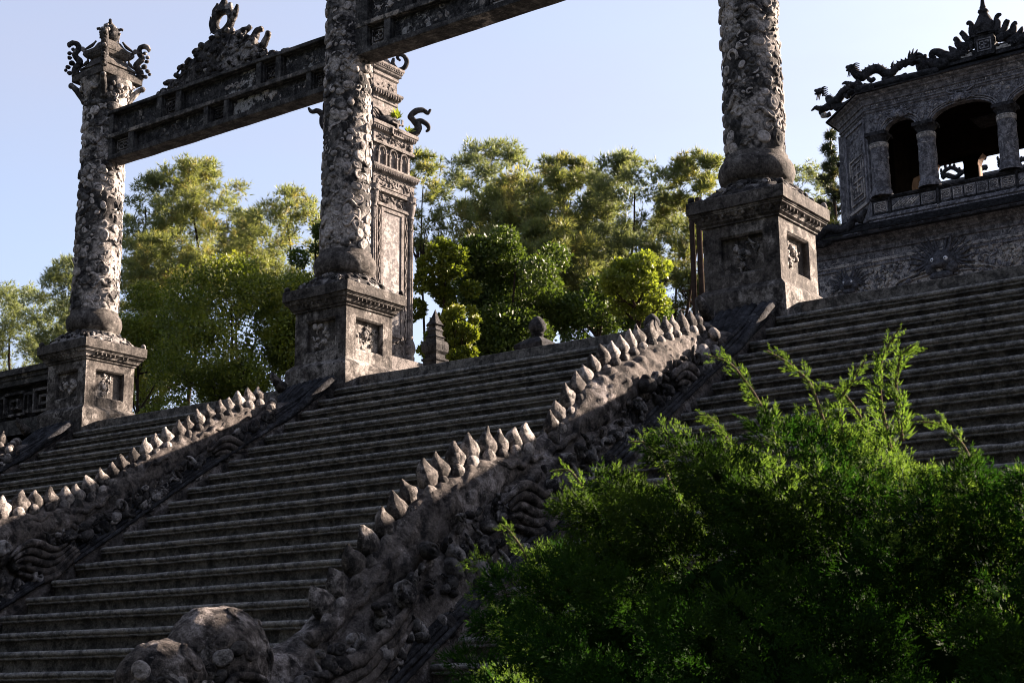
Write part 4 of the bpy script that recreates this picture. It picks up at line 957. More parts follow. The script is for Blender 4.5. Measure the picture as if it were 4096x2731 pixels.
mb = PB(); mb.tube([(.68,15.1,5.3),(.68,15.1,6.1),(.68,15.1,6.86)], [.085,.08,.08], 12); ppart(mb, 'side_column', 'pav', True)
# columns
colx = (1.92, 2.87, 4.40, 6.1)
for i, x in enumerate(colx):
    mb = PB(); rd = .172; P_ = []
    prof = [(.215,5.665),(.215,5.70),(.20,5.72),(.205,5.76),(.195,5.79),(.176,5.81)]+[(.176-.008*q, 5.81+.88*q) for q in np.linspace(0,1,26)]
    for q, z in prof:
        P_.append([(x+(q+(.012*noise.fractal(Vector((math.cos(t)*2.2+i*9, math.sin(t)*2.2, z*7)),1.,2.,4) if 5.82 < z < 6.68 else 0))*math.cos(t), 14.02+(q+(.012*noise.fractal(Vector((math.cos(t)*2.2+i*9, math.sin(t)*2.2, z*7)),1.,2.,4) if 5.82 < z < 6.68 else 0))*math.sin(t), z) for t in np.linspace(0, 2*math.pi, 36, endpoint=False)])
    mb.grid(np.array(P_)[:, ::-1], False, True); c_ = ppart(mb, 'column', 'pav', True)
    mb = PB(); mb.lathe([(.172,6.64),(.18,6.65),(.182,6.69),(.174,6.70),(.174,6.705),(.186,6.715),(.184,6.735),(.17,6.74)], x, 14.02, 26); ppart(mb, 'column_ring', 'patch', True)
    mb = PB(); mb.lathe([(.168,6.735),(.165,6.76),(.175,6.80),(.20,6.84),(.225,6.875)], x, 14.02, 26); mb.box(x-.205,x+.205,13.815,14.225,6.875,6.945); ppart(mb, 'capital', 'pav_dark')
    for j in range(26):
        t = r.uniform(-2.6,.2); z = r.uniform(5.86,6.6); pput('column_relief', r.choice(['ribbon0','ribbon2','petal','ribbon1']), 'pav_relief', (x+.168*math.cos(t), 14.02+.168*math.sin(t), z), (math.cos(t), math.sin(t), 0), r.uniform(-1,1), r.uniform(.03,.06), .6, .3)
# arch wall
def archwall(x0, x1, zt, arches, y, th, mtf, mti, name):
    """arches: (xa, xb, z spring, z crown)"""
    mb = PB(); mr = PB(); xs = x0
    def spr(A_, x):
        xa, xb, zs, zc = A_; k_ = abs((x-(xa+xb)/2)/((xb-xa)/2)); return zs+(zc-zs)*(1-min(1,k_)**2.1)**(1/2.0)
    for A_ in arches+[(x1,x1,0,0)]:
        if A_[0]-xs > 1e-4:
            zb_ = 6.945 if name == 'arch_wall' else 5.3
            mb.box(xs, A_[0], y, y+th, zb_, zt)
        if A_[1] > A_[0]:
            X = (A_[0]+A_[1])/2-(A_[1]-A_[0])/2*np.cos(np.linspace(0, math.pi, 22))
            for a_, b_ in zip(X[:-1], X[1:]):
                za, zb_ = spr(A_, a_), spr(A_, b_)
                mb.add([(a_,y,za),(b_,y,zb_),(b_,y,zt),(a_,y,zt),(a_,y+th,za),(b_,y+th,zb_),(b_,y+th,zt),(a_,y+th,zt)], [(0,1,2,3),(5,4,7,6),(3,2,6,7)])
                mr.add([(a_,y,za),(b_,y,zb_),(b_,y+th,zb_),(a_,y+th,za)], [(0,3,2,1)])
            if name != 'arch_wall':
                for xx, d in ((A_[0],1),(A_[1],-1)): mr.box(min(xx, xx+d*.002), max(xx, xx+d*.002), y, y+th, 5.3, A_[2])
        xs = A_[1]
    ppart(mb, name, mtf); ppart(mr, 'arch_soffit', mti, True)
arches = [(2.06,2.70,6.945,7.17),(2.99,4.21,6.945,7.215),(4.52,5.95,6.945,7.22),(6.25,7.65,6.945,7.22)]
archwall(XC, XE, 7.45, arches, 14.0, .16, 'pav', 'pav', 'arch_wall')
for xa, xb, zs, zc in arches:      # moulding round each arch with beads
    t = np.linspace(0, math.pi, 30); cx = (xa+xb)/2; hw = (xb-xa)/2
    for g_, rr in ((.0,.016),(.045,.012),(.09,.018)):
        mb = PB(); pth = []
        for q in t:
            k_ = -math.cos(q); zz = zs+(zc-zs)*(1-abs(k_)**2.1)**.5; pth.append((cx+k_*(hw+g_), 13.985, zz+g_*math.sin(q)))
        mb.tube(pth, rr, 6, up=(0,1,0)); ppart(mb, 'arch_moulding', 'pav_relief', True)
    for j in range(3):
        mb = PB(); 
        for q in range(3): mb.ball((xa-.06+r.uniform(-.04,.04), 13.97, zs+.04+.05*q), (.03,.03,.03), 7, 5)
    # mask over the crown
    mb = PB(); mb.ball((cx, 13.93, zc+.075), (.10,.07,.075), 14, 10); mb.ball((cx-.07,13.91,zc+.02), (.05,.05,.04), 8, 6); mb.ball((cx+.07,13.91,zc+.02), (.05,.05,.04), 8, 6)
    for s_ in (-1,1):
        for j in range(6):
            u = np.linspace(0,1,9); mb.tube([(cx+s_*(.08+.20*q), 13.96-.02*math.sin(q*3), zc+.01+.035*j+.06*q*math.sin(j+q*3)) for q in u], .020-.012*u, 6)
        for j in range(2):
            u = np.linspace(0,1,8); mb.tube([(cx+s_*(.05+.05*q+.03*j), 13.95, zc+.12+.12*q) for q in u], .018-.012*u, 6)
    mb.rough(.010, 14); ppart(mb, 'arch_mask', 'pav_relief', True)
for j in range(330):
    x = r.uniform(XC+.06, 5.2); z = r.uniform(6.98, 7.38); bad = False
    for xa, xb, zs, zc in arches:
        if xa-.05 < x < xb+.05:
            k_ = abs((x-(xa+xb)/2)/((xb-xa)/2)); 
            if z < zs+(zc-zs)*(1-min(1,k_)**2.1)**.5+.08: bad = True
    if bad: continue
    pput('frieze_scroll', r.choice(['ribbon1','ribbon0','petal','kidney','disc','ribbon2']), 'pav_relief', (x, 13.998, z), (0,-1,0), r.uniform(0,6), r.uniform(.025,.05), .8, .5)
mb = PB(); extr(mb, [(.0,7.40),(.03,7.42),(.03,7.455),(.055,7.46),(.055,7.49),(.04,7.495),(.05,7.56),(.08,7.565),(.09,7.59),(.075,7.60),(.12,7.66),(.16,7.68),(.17,7.70),(.24,7.73),(.25,7.755)], up); ppart(mb, 'upper_cornice', 'pav')
for j in range(70):
    x = XC+.1+j*.055; pput('cornice_boss', 'dome', 'pav_relief', (x, 13.95, 7.53), (0,-1,0), 0, .018, 1, .6)
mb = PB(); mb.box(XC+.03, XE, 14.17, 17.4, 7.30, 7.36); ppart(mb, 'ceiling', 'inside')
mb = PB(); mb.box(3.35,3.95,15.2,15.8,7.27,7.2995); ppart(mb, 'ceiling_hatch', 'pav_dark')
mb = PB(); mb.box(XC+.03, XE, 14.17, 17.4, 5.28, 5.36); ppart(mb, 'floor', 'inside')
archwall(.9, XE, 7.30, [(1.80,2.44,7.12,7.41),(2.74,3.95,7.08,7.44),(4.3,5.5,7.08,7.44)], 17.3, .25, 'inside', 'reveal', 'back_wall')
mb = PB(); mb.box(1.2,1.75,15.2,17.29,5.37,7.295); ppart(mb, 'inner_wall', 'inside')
# roof: tile courses up to the ridge, hip at the left
eave = [(.48,17.8),(.50,14.80),(1.62,13.72),(XE,13.72)]
ridge = [(3.2,17.8),(3.25,15.9),(3.5,15.3),(XE,15.3)]
mb = PB(); n_ = 14
for k_ in range(n_):
    q0, q1 = k_/n_, (k_+1)/n_; rows = []
    for (ex, ey), (rx, ry) in zip(eave, ridge):
        f0 = q0**.85; f1 = q1**.85
        p0 = (ex+(rx-ex)*f0, ey+(ry-ey)*f0, 7.755+.80*q0**1.15); p1 = (ex+(rx-ex)*f1, ey+(ry-ey)*f1, 7.755+.80*q1**1.15)
        rows.append([(p0[0],p0[1],p0[2]+.02),p0 if k_ == 0 else (p0[0],p0[1],p0[2]+.001),(p0[0],p0[1],p0[2]+.028),(p1[0],p1[1],p1[2]+.018)])
    mb.grid(np.array(rows)[:, 1:])
ppart(mb, 'roof_tiles', 'tile', kind='stuff')
# ridge dragons and crest
def TR(yc):
    k = (yc-CAM[1])/(14.0-CAM[1])
    def f(v):
        v = np.array(v, float); v[:, 1] = 14.0+(v[:, 1]-yc)/k; return TP(CAM+k*(v-CAM))
    return f
def ptube(pts, rr, nm='ridge_dragon', mt='pav_dark', sm_=1, spine=0, seg=9, rough_=.012, k_=1.0):
    rr = [q*k_ for q in rr]
    pts = np.array(pts, float); n = len(pts); t = np.linspace(0, n-1, n*6); pp = np.stack([np.interp(t, range(n), pts[:, i]) for i in range(3)], 1)
    for i in range(3): pp[:, i] = np.convolve(np.pad(pp[:, i], 3, 'edge'), np.ones(7)/7, 'valid')
    rad = np.interp(t, np.linspace(0, n-1, len(rr)), rr)
    mb = MB(TR(pp[:, 1].mean())); mb.tube(pp, rad, seg); mb.rough(rough_, 13)
    if spine:
        for k_ in range(3, len(pp)-3, 3):
            tg = pp[k_+1]-pp[k_-1]; tg /= np.linalg.norm(tg); upv = np.array([0,0,1.])-tg[2]*tg; upv /= np.linalg.norm(upv)
            b = pp[k_]+upv*rad[k_]*.7; w = tg*.035
            mb.add([b-w, b+w, b+upv*.065-tg*.01*spine, b+np.array([0,.012,0]), b-np.array([0,.012,0])], [(0,4,2),(4,1,2),(1,3,2),(3,0,2)])
    return ppart(mb, nm, mt, True)
def ridge_dragon(hx, hz, y0_, y1_, body):
    """head at hx,hz; body list of (dx,dz) behind it"""
    y = lambda q: y0_+(y1_-y0_)*q
    pts = [(hx+dx, y(i/(len(body)-1)), hz+dz) for i, (dx, dz) in enumerate(body)]
    ptube(pts, [.07,.088,.098,.095,.085,.075,.062,.04], spine=1)
    for j in range(9):
        i = r.randrange(2, len(pts)-1); p_ = pts[i]; ptube([(p_[0]-.05, p_[1], p_[2]-.08),(p_[0]+.02, p_[1], p_[2]-.13-.03*r.random()),(p_[0]+.10, p_[1], p_[2]-.11)], [.04,.06,.035], 'ridge_cloud')
    mb = MB(TR(y0_+.2)); Y0 = y0_-.01
    mb.ball((hx-.02, Y0, hz), (.085,.06,.07), 12, 9); mb.ball((hx-.09, Y0, hz+.03), (.045,.045,.035), 8, 6); mb.ball((hx-.08, Y0, hz-.035), (.05,.04,.025), 8, 6)
    for j in range(6):
        u = np.linspace(0,1,8); mb.tube([(hx+.03+.13*q, Y0+.01, hz+.05-.03*j-.04*q*j*.4+.02*math.sin(q*4)) for q in u], .020-.014*u, 6)
    for j in range(3):
        u = np.linspace(0,1,8); mb.tube([(hx-.06+.03*j-.03*q, Y0-.01, hz-.05-.13*q) for q in u], .016-.008*u, 5)
    mb.rough(.006, 14); ppart(mb, 'dragon_head', 'pav_dark', True)
ridge_dragon(1.56, 8.36, 14.1, 14.7, [(0,-.02),(.06,-.10),(.10,-.20),(.18,-.24),(.28,-.14),(.38,-.08),(.50,-.10),(.58,-.20),(.66,-.24),(.76,-.12),(.86,-.02),(.98,.0),(1.12,-.02),(1.24,-.03)])
ptube([(1.60,14.1,8.14),(1.52,14.05,8.06),(1.42,14.0,8.10),(1.34,14.0,8.16),(1.24,14.0,8.14)], [.09,.08,.06,.045,.012], 'cloud_scroll')
ptube([(1.55,14.1,8.0),(1.62,14.1,7.95),(1.75,14.1,7.93),(1.9,14.1,7.98)], [.10,.11,.09,.05], 'cloud_scroll')
ptube([(2.1,14.5,8.06),(2.2,14.5,8.0),(2.4,14.5,7.98),(2.6,14.5,8.03)], [.05,.06,.06,.03], 'cloud_scroll')
for dx, dz in ((.0,.20),(.05,.22),(.10,.18)): ptube([(2.64+dx*.4,14.6,8.28),(2.66+dx,14.6,8.38),(2.68+dx*1.6,14.6,8.30+dz)], [.04,.03,.008], 'tail_flame')
for dx, dz in ((.2,.10),(.26,.04),(.16,-.04)): ptube([(2.70,14.6,8.26),(2.70+dx*.6,14.6,8.30+dz),(2.72+dx,14.6,8.24+dz),(2.70+dx,14.6,8.16+dz)], [.035,.03,.028,.01], 'tail_flame')
ptube([(2.33,14.5,8.20),(2.30,14.5,8.30),(2.34,14.5,8.38)], [.03,.022,.006], 'tail_flame')
ridge_dragon(.87, 8.04, 14.6, 14.3, [(0,-.02),(.05,-.10),(.10,-.18),(.22,-.22),(.34,-.10),(.46,-.02),(.60,-.04),(.72,-.12),(.80,-.18)])
ptube([(.95,14.6,7.82),(.84,14.55,7.74),(.74,14.5,7.76),(.66,14.5,7.80),(.56,14.5,7.74)], [.08,.07,.055,.04,.012], 'cloud_scroll')
ptube([(.80,14.6,7.78),(.78,14.6,7.66),(.86,14.6,7.58),(.98,14.6,7.60)], [.07,.07,.055,.05], 'cloud_scroll')
ptube([(1.0,14.5,7.76),(1.12,14.5,7.72),(1.3,14.5,7.70),(1.5,14.4,7.76)], [.07,.08,.07,.05], 'cloud_scroll')
mb = MB(TR(14.5)); mb.ball((.80,14.55,7.62), (.07,.06,.055), 10, 8); mb.rough(.01, 12); ppart(mb, 'pale_scroll', 'patch', True)
ptube([(1.35,14.2,7.86),(1.9,14.3,7.93),(2.6,14.4,7.97),(3.2,14.5,8.0)], [.05,.07,.08,.08], 'ridge_coping')
# crest of the main ridge
mb = MB(TR(14.97)); mb.box(3.12,6.6,14.90,15.05,7.95,8.14); mb.rough(.004, 5); ppart(mb, 'ridge_wall', 'pav_dark')
for xa_ in (3.62, 4.35): mb = MB(TR(14.97)); mb.box(xa_, xa_+.28, 14.885, 14.9025, 8.03, 8.10); ppart(mb, 'ridge_tablet', 'patch')
mb = MB(TR(14.97)); mb.box(3.97,4.34,14.84,15.10,7.96,8.36); mb.box(3.93,4.38,14.82,15.12,8.3605,8.40); ppart(mb, 'crest_block', 'pav_dark')
mb = MB(TR(14.97)); fret(mb, 4.155, 8.17, .30, .28, 14.84, .012); ppart(mb, 'crest_key', 'pav')
yy = 14.95
mb = MB(TR(yy)); mb.lathe([(.20,8.40),(.17,8.44),(.21,8.50),(.20,8.60),(.15,8.70),(.11,8.78),(.075,8.84),(.10,8.87),(.09,8.91),(.055,8.93),(.065,8.96),(.05,9.0),(.03,9.15),(.012,9.32),(0,9.36)], 4.15, yy, 16); mb.rough(.012, 12); ppart(mb, 'spire', 'pav_dark', True)
for s_ in (-1,1):
    q = lambda pts: [(4.15+s_*a_, yy, b_) for a_, b_ in pts]
    ptube(q([(.15,8.42),(.24,8.48),(.26,8.58),(.22,8.66),(.28,8.74),(.34,8.72)]), [.06,.055,.045,.04,.035,.02], 'crest_scroll', k_=1.3)
    ptube(q([(.26,8.38),(.36,8.42),(.40,8.52),(.46,8.60),(.42,8.54)]), [.06,.05,.045,.035,.02], 'crest_scroll', k_=1.3)
    ptube(q([(.20,8.30),(.40,8.26),(.52,8.34),(.54,8.46),(.60,8.50)]), [.07,.075,.06,.045,.03], 'crest_scroll', k_=1.3)
    ptube(q([(.40,8.12),(.58,8.18),(.66,8.30),(.70,8.38)]), [.07,.07,.04,.01], 'crest_scroll', k_=1.3)
    ptube(q([(.45,8.10),(.70,8.12),(.84,8.24),(.96,8.34),(1.06,8.30),(1.04,8.20),(.96,8.22)]), [.08,.09,.07,.055,.05,.04,.02], 'crest_scroll', k_=1.3)
    ptube(q([(.7,8.04),(.95,8.05),(1.15,8.12),(1.22,8.24),(1.16,8.34)]), [.08,.10,.09,.06,.02], 'crest_scroll', k_=1.3)
    ptube(q([(1.1,7.98),(1.26,8.06),(1.30,8.20),(1.34,8.32),(1.44,8.34)] if s_ < 0 else [(1.1,8.0),(1.3,8.06),(1.36,8.2),(1.5,8.3),(1.64,8.24)]), [.10,.09,.065,.055,.05], 'crest_scroll', k_=1.3)
for j in range(40):
    x = 4.15+r.gauss(0,.55); z = 8.10+max(0,.5-abs(x-4.15)*.6)*r.random(); pput('crest_scroll', r.choice(['kidney','petal','ribbon1','dome']), 'pav_dark', tuple((CAM+(np.array([x, 14.0, z])-CAM)*((yy-.08-CAM[1])/(14-CAM[1])))), (0,-1,.2), r.uniform(0,6), r.uniform(.03,.06), .8, .8)
# lower facade frieze: masks, medallions, scrolls, curved ribbons
def mask(cx, cz, s):
    mb = PB(); y = 13.93
    mb.ball((cx, y, cz), (.16*s,.10*s,.13*s), 16, 12); mb.ball((cx, y-.08*s, cz-.05*s), (.10*s,.07*s,.045*s), 12, 8)
    mb.ball((cx-.11*s, y-.02, cz-.08*s), (.08*s,.07*s,.07*s), 10, 8); mb.ball((cx+.11*s, y-.02, cz-.08*s), (.08*s,.07*s,.07*s), 10, 8); mb.ball((cx, y-.04*s, cz-.17*s), (.14*s,.06*s,.05*s), 12, 8)
    for s_ in (-1,1):
        for j in range(9):
            u = np.linspace(0,1,10); a_ = -.5+j*.27; mb.tube([(cx+s_*(.12+.26*q)*s*math.cos(a_*.8), y+.03, cz+(.0+.25*q)*s*math.sin(a_)+.04*s*j*.3+.015*math.sin(q*5+j)) for q in u], (.026-.018*u)*s, 6)
        u = np.linspace(0,1,8); mb.tube([(cx+s_*(.09+.05*q)*s, y-.02, cz+(.10+.20*q)*s) for q in u], (.025-.019*u)*s, 6)
    mb.rough(.007, 14); ppart(mb, 'dragon_mask', 'mask_stone', True)
    for s_ in (-1,1):
        mb = PB(); mb.ball((cx+s_*.075*s, y-.075*s, cz+.01*s), .026*s, 10, 8); ppart(mb, 'mask_eye', 'eye', True)
        mb = PB(); mb.ball((cx+s_*.075*s, y-.097*s, cz+.008*s), .010*s, 8, 6); ppart(mb, 'mask_pupil', 'pupil', True)
mask(1.17, 4.06, 1.0); mask(3.01, 4.17, 1.65); mask(4.95, 4.08, 1.1)
mb = PB(); mb.ball((2.99,13.86,4.0), (.07,.05,.045), 10, 8); mb.rough(.01, 14); ppart(mb, 'mask_tongue', 'patch', True)
for cx, cz, rd in ((1.83,4.07,.19),(4.28,4.09,.20)):
    for j in range(60):
        a_ = r.uniform(0,6.28); q = rd*math.sqrt(r.random()); pput('medallion_scroll', r.choice(['ribbon1','petal','dome','ribbon0','kidney']), 'patch', (cx+q*math.cos(a_), 13.985, cz+q*math.sin(a_)), (0,-1,0), r.uniform(0,6), r.uniform(.02,.04), .8, .8)
for j in range(260):
    x = r.uniform(.3,5.2); z = r.uniform(3.86,4.30); pput('frieze_scroll', r.choice(['ribbon1','ribbon0','petal','disc','kidney','dome']), 'pav_relief' if r.random() < .6 else 'pav_frieze', (x, 13.99, z), (0,-1,0), r.uniform(0,6), r.uniform(.03,.065), .8, .8)
for xa_, xb_, sgn in ((2.08,2.72,1),(3.34,4.01,-1)):
    u = np.linspace(0,1,20); mb = PB(); mb.tube([(xa_+(xb_-xa_)*q, 13.97, 3.88+.17*math.sqrt(q if sgn > 0 else 1-q)) for q in u], .026, 6, flat=.6); ppart(mb, 'curved_ribbon', 'patch', True)
    mb = PB(); mb.tube([(xa_+.12*sgn+(xb_-xa_)*q*.9, 13.975, 3.86+.12*math.sqrt(q if sgn > 0 else 1-q)) for q in u], .014, 6); ppart(mb, 'curved_ribbon', 'pav_frieze', True)
mb = PB()
for j in range(90): x = .3+j*.055; mb.box(x, x+.042, 13.962, 13.9705, 4.335, 4.39)
ppart(mb, 'key_band', 'pav_relief')
for j in range(70): x = r.uniform(.4,5.0); pput('band_scroll', r.choice(['ribbon0','ribbon2','petal']), 'pav_frieze', (x, 13.98, r.uniform(4.50,4.58)), (0,-1,0), r.uniform(0,6), r.uniform(.02,.04), .7, .4)
for (x, w, z) in ((.95,.6,4.78),(3.2,.7,4.70)): mb = PB(); mb.box(x-w/2, x+w/2, 13.845, 13.862, z-.012, z+.012)
# dragon on the hip of the skirt roof (left)
ptube([(1.45,13.85,5.30),(1.30,13.8,5.40),(1.20,13.8,5.28),(1.15,13.75,5.18),(1.0,13.7,5.16),(.85,13.7,5.25),(.70,13.65,5.22),(.62,13.6,5.08),(.48,13.6,5.0)], [.05,.07,.08,.09,.09,.085,.09,.10,.10], spine=1)
ptube([(1.6,13.85,5.5),(1.5,13.85,5.38),(1.42,13.85,5.25)], [.03,.06,.07], 'tail_flame')
ptube([(.5,13.6,4.98),(.62,13.6,4.94),(.85,13.6,4.98)], [.08,.07,.05], 'cloud_scroll')
for x, z in ((2.3,5.235),(3.05,5.23),): 
    mb = PB(); th = np.linspace(0,2*math.pi,12); mb.tube([(x+.018*math.cos(t),13.87,z+.018*math.sin(t)) for t in th], .006, 5, up=(0,1,0), caps=False); ppart(mb, 'drain_ring', 'patch', True)

# roof of the building beyond, seen through the arches
rb = TP(np.array([[2.5,24.0,0]]))[0]; rb[2] = 0
FZ = .40
far = empty('far_roof', tuple(rb), 'dark ridge with small dragons seen through the pavilion arches', 'building')
mb = MB(TP); mb.box(-2.5,6,24,26,zbase,8.95); mb.build('wall', M['pav'], far)
mb = MB(TP); mb.add([(-2.8,23.6,8.9),(6.4,23.6,8.9),(6.0,25,9.55),(-2.4,25,9.55),(-2.4,25,9.3),(6,25,9.3)], [(0,1,2,3),(3,2,5,4)]); mb.build('roof', M['tile'], far)
mb = MB(TP)
for x0 in (-.6, .9, 2.4):
    u = np.linspace(0, 1, 30); mb.tube([(x0+1.2*q, 24.6, 9.18+FZ+.12*math.sin(q*9)+.15*q) for q in u], .06, 7); mb.tube([(x0+1.2*q,24.6,9.10+FZ+.05*math.sin(q*15)) for q in u], .07, 6)
    for k in range(10): mb.ball((x0+.12*k,24.6,9.30+FZ+.13*math.sin(k*.9)), (.04,.03,.07), 6, 5)
mb.rough(.02, 6); mb.build('ridge_dragon', M['pav_dark'], far, True)

# ---------------------------------------------------------------- trees
def leaf_cloud(centres, radii, n, size, kind, seed, squash=.8, shell=.55):
    g = np.random.default_rng(seed); w = radii**2; w = w/w.sum(); idx = g.choice(len(centres), n, p=w)
    d = g.normal(size=(n, 3)); d /= np.linalg.norm(d, axis=1)[:, None]
    q = (shell+(1-shell)*g.random(n)**.7)*g.uniform(.85, 1.12, n)
    P = centres[idx]+d*(radii[idx]*q)[:, None]*np.array([1, 1, squash])
    if kind == 'needles':
        m = 6; ax = d*.7+g.normal(size=(n, 3))*.45+np.array([0, 0, .55]); ax /= np.linalg.norm(ax, axis=1)[:, None]
        sp = g.normal(size=(n, m, 3))*.42; D = ax[:, None]+sp; D /= np.linalg.norm(D, axis=2)[..., None]
        L = size*g.uniform(.6, 1.1, (n, m, 1)); W = np.cross(D, g.normal(size=(n, m, 3))); W /= np.linalg.norm(W, axis=2)[..., None]
        b = P[:, None]+0*D; w_ = size*.055
        V = np.stack([b+W*w_*.5, b-W*w_*.5, b+D*L+W*w_*.8, ], 2).reshape(-1, 3)
        V = np.stack([b-W*w_, b+W*w_, b+D*L], 2).reshape(-1, 3)
        return V, np.arange(len(V)).reshape(-1, 3)
    D = d*.5+g.normal(size=(n, 3))*.6+np.array([0, 0, .25]); D /= np.linalg.norm(D, axis=1)[:, None]
    W = np.cross(D, g.normal(size=(n, 3))); W /= np.linalg.norm(W, axis=1)[:, None]; L = (size*g.uniform(.6, 1.15, n))[:, None]
    asp = .30
    V = np.stack([P, P+D*L*.5+W*L*asp, P+D*L, P+D*L*.5-W*L*asp], 1).reshape(-1, 3)
    return V, np.arange(len(V)).reshape(-1, 4)
def tree(name, label, cat, x, y, zb, zt, Rr, kind, mat, n, size, seed, nl=26, group=None, trunk=.12, limbs=16, squash=.8, shell=.5, spread=.36, drop=0):
    g = np.random.default_rng(seed); root = empty(name, (x, y, 0), label, cat, group)
    H = (zt-zb)/2; zc = (zt+zb)/2; C = []; RR = []
    for k in range(nl):
        a_ = g.uniform(0, 2*math.pi); h = g.uniform(-1, 1); q = math.sqrt(max(0, 1-abs(h)**2.6))*g.uniform(.02, .95)**.55
        rr = Rr*spread*g.uniform(.55, 1.2); C.append((Rr*q*math.cos(a_), Rr*q*math.sin(a_), zc+h*(H-rr*.7))); RR.append(rr)
    C = np.array(C); RR = np.array(RR)
    V, F = leaf_cloud(C, RR, n, size, kind, seed+1, squash, shell)
    fast_mesh('crown', V, F, M[mat], root, kind='stuff')
    mb = MB(); ph = g.uniform(0, 6); top = zc+.45*H
    tz = np.linspace(-.05, top, 14); tp = np.array([(.12*Rr*math.sin(z*.5+ph)*z/zt, .12*Rr*math.cos(z*.4+ph)*z/zt, z) for z in tz])
    mb.tube(tp, np.linspace(trunk, trunk*.22, 14), 8); mb.build('trunk', M['bark'], root, True)
    o_ = np.argsort(C[:, 2])
    for k in list(o_)[:limbs]:
        z0 = max(zb*.85, C[k][2]-g.uniform(.3, .8)*H*.8); i = np.interp(z0, tz, range(14)); p0 = np.array([np.interp(z0, tz, tp[:, 0]), np.interp(z0, tz, tp[:, 1]), z0])
        u = np.linspace(0, 1, 8)[:, None]; pth = p0*(1-u)+C[k]*u+np.array([0, 0, -.12*H])*np.sin(u*math.pi)*.5
        mb = MB(); mb.tube(pth, np.linspace(trunk*.42, trunk*.10, 8), 6)
        for j in range(3):
            t = g.integers(3, 7); e_ = C[k]+g.normal(size=3)*RR[k]*.7; mb.tube([pth[t], (pth[t]+e_)/2+g.normal(size=3)*.05, e_], [trunk*.12, trunk*.08, trunk*.04], 4)
        mb.build('limb', M['bark'], root, True)
    return root
PG = 'tall pines beyond the terrace'
for i, (lab, x, y, zb, zt, Rr, mt, n) in enumerate([
 ('bluish pine at the far left edge, left of the leftmost pillar', -56.72,36.2,12.2,18.5,2.7,'pine_blue',2300),
 ('bluish pine half hidden behind the shaft of the leftmost pillar', -48.81,33.2,12.4,17.9,1.7,'pine_blue',1500),
 ('tall yellow-green pine under the lower beam, highest of the left group', -42.60,36.2,15.8,22.7,2.3,'pine',2600),
 ('pale feathery pine just right of the leftmost pillar shaft', -44.27,34.7,15.5,21.9,1.7,'pine_blue',1500),
 ('shaggy green pine in front of the feathery one, beside the leftmost pillar', -40.57,31.7,10.0,17.2,2.0,'pine',3000),
 ('olive pine with bare twigs left of the middle pillar', -36.46,36.2,14.0,19.9,2.2,'pine',2200),
 ('far pine filling the gap between the two left pines', -45.63,42.2,17.0,21.8,1.6,'pine_dark',1300),
 ('sparse pine spray sticking out right of the ornate tower', -22.9,30.2,13.2,17.0,.75,'pine',420),
 ('tall pine with an airy tip, leftmost of the central pines', -24.17,36.2,13.0,19.5,1.8,'pine_blue',2000),
 ('broad golden pine in front of the airy-tipped one', -21.06,33.2,11.0,16.4,2.2,'pine',3600),
 ('upright pine between the golden pine and the dark-limbed pine', -20.60,36.2,12.0,18.0,1.5,'pine',2200),
 ('low golden pine above the round dark tree', -18.47,31.7,9.8,13.6,1.8,'pine',2400),
 ('airy pine with thin bare twigs near the middle of the skyline', -17.46,36.2,11.6,17.4,1.7,'pine_blue',1700),
 ('dark pine in shade behind the golden pines', -20.85,39.2,11.5,17.2,1.9,'pine_dark',2000),
 ('pine just left of the near right pillar', -14.95,37.7,11.5,17.3,1.3,'pine',1500),
 ('dark-limbed pine left of the near right pedestal, behind the yellow tree', -18.66,42.2,11.0,17.5,1.6,'pine_dark',1500),
 ('pale pine showing between the near right pillar and the pavilion', -22.8,65,20.3,26.4,1.4,'pine_blue',900)]):
    tree('pine_tree', lab, 'pine tree', x, y, zb-.5, zt, Rr*1.32, 'needles', mt, int(n*2.9), .31, 100+i, nl=120, group=PG, trunk=.05+.05*Rr, limbs=26, squash=.8, shell=.05, spread=.19)
for i, (nm, lab, x, y, zb, zt, Rr, mt, n, nl, sp) in enumerate([
 ('broadleaf_tree','wide glossy-leaved tree between the leftmost and the middle pillar', -12.44,10.5,2.6,6.1,1.95,'glossy',13000,30,.34),
 ('broadleaf_tree','sunlit bushy tree against the left side of the middle pillar', -11.5,11.7,3.5,6.2,1.15,'glossy',6000,20,.38),
 ('broadleaf_tree','leafy tree low beside the leftmost pillar pedestal', -17.09,12.0,2.2,6.7,1.1,'glossy',6500,22,.38),
 ('broadleaf_tree','dark large-leaved tree rising beside the middle pillar shaft', -12.0,13.0,5.4,8.6,.62,'darkleaf',2100,12,.36),
 ('broadleaf_tree','round dense dark green tree behind the lotus-bud post', -4.12,10.0,2.1,5.2,1.42,'darkleaf',16000,36,.33),
 ('broadleaf_tree','bright green slender tree beside the ornate tower', -4.86,8.9,2.0,5.05,.62,'glossy',5200,30,.29),
 ('broadleaf_tree','low bright bush between the slender tree and the round dark tree', -3.9,8.3,1.9,3.40,.36,'glossy',1900,16,.36),
 ('broadleaf_tree','shaded dark tree right of the round dark tree', -3.06,11.6,2.3,4.4,.85,'darkleaf',4200,14,.4),
 ('yellow_tree','bright yellow-green tree left of the near right pedestal', -.93,9.5,2.80,4.12,.62,'yellow',3200,26,.27),
 ('broadleaf_tree','green lower tree under the bright yellow-green one', -1.5,10.4,1.9,3.6,.62,'darkleaf',2600,12,.4)]):
    tree(nm, lab, 'tree', x, y, zb, zt, Rr, 'leaf', mt, int(n*2.9), .085 if mt != 'yellow' else .075, 300+i, nl=nl, group='leafy trees on the terrace', trunk=.07, limbs=12, squash=.85, shell=.55, spread=sp*1.08)
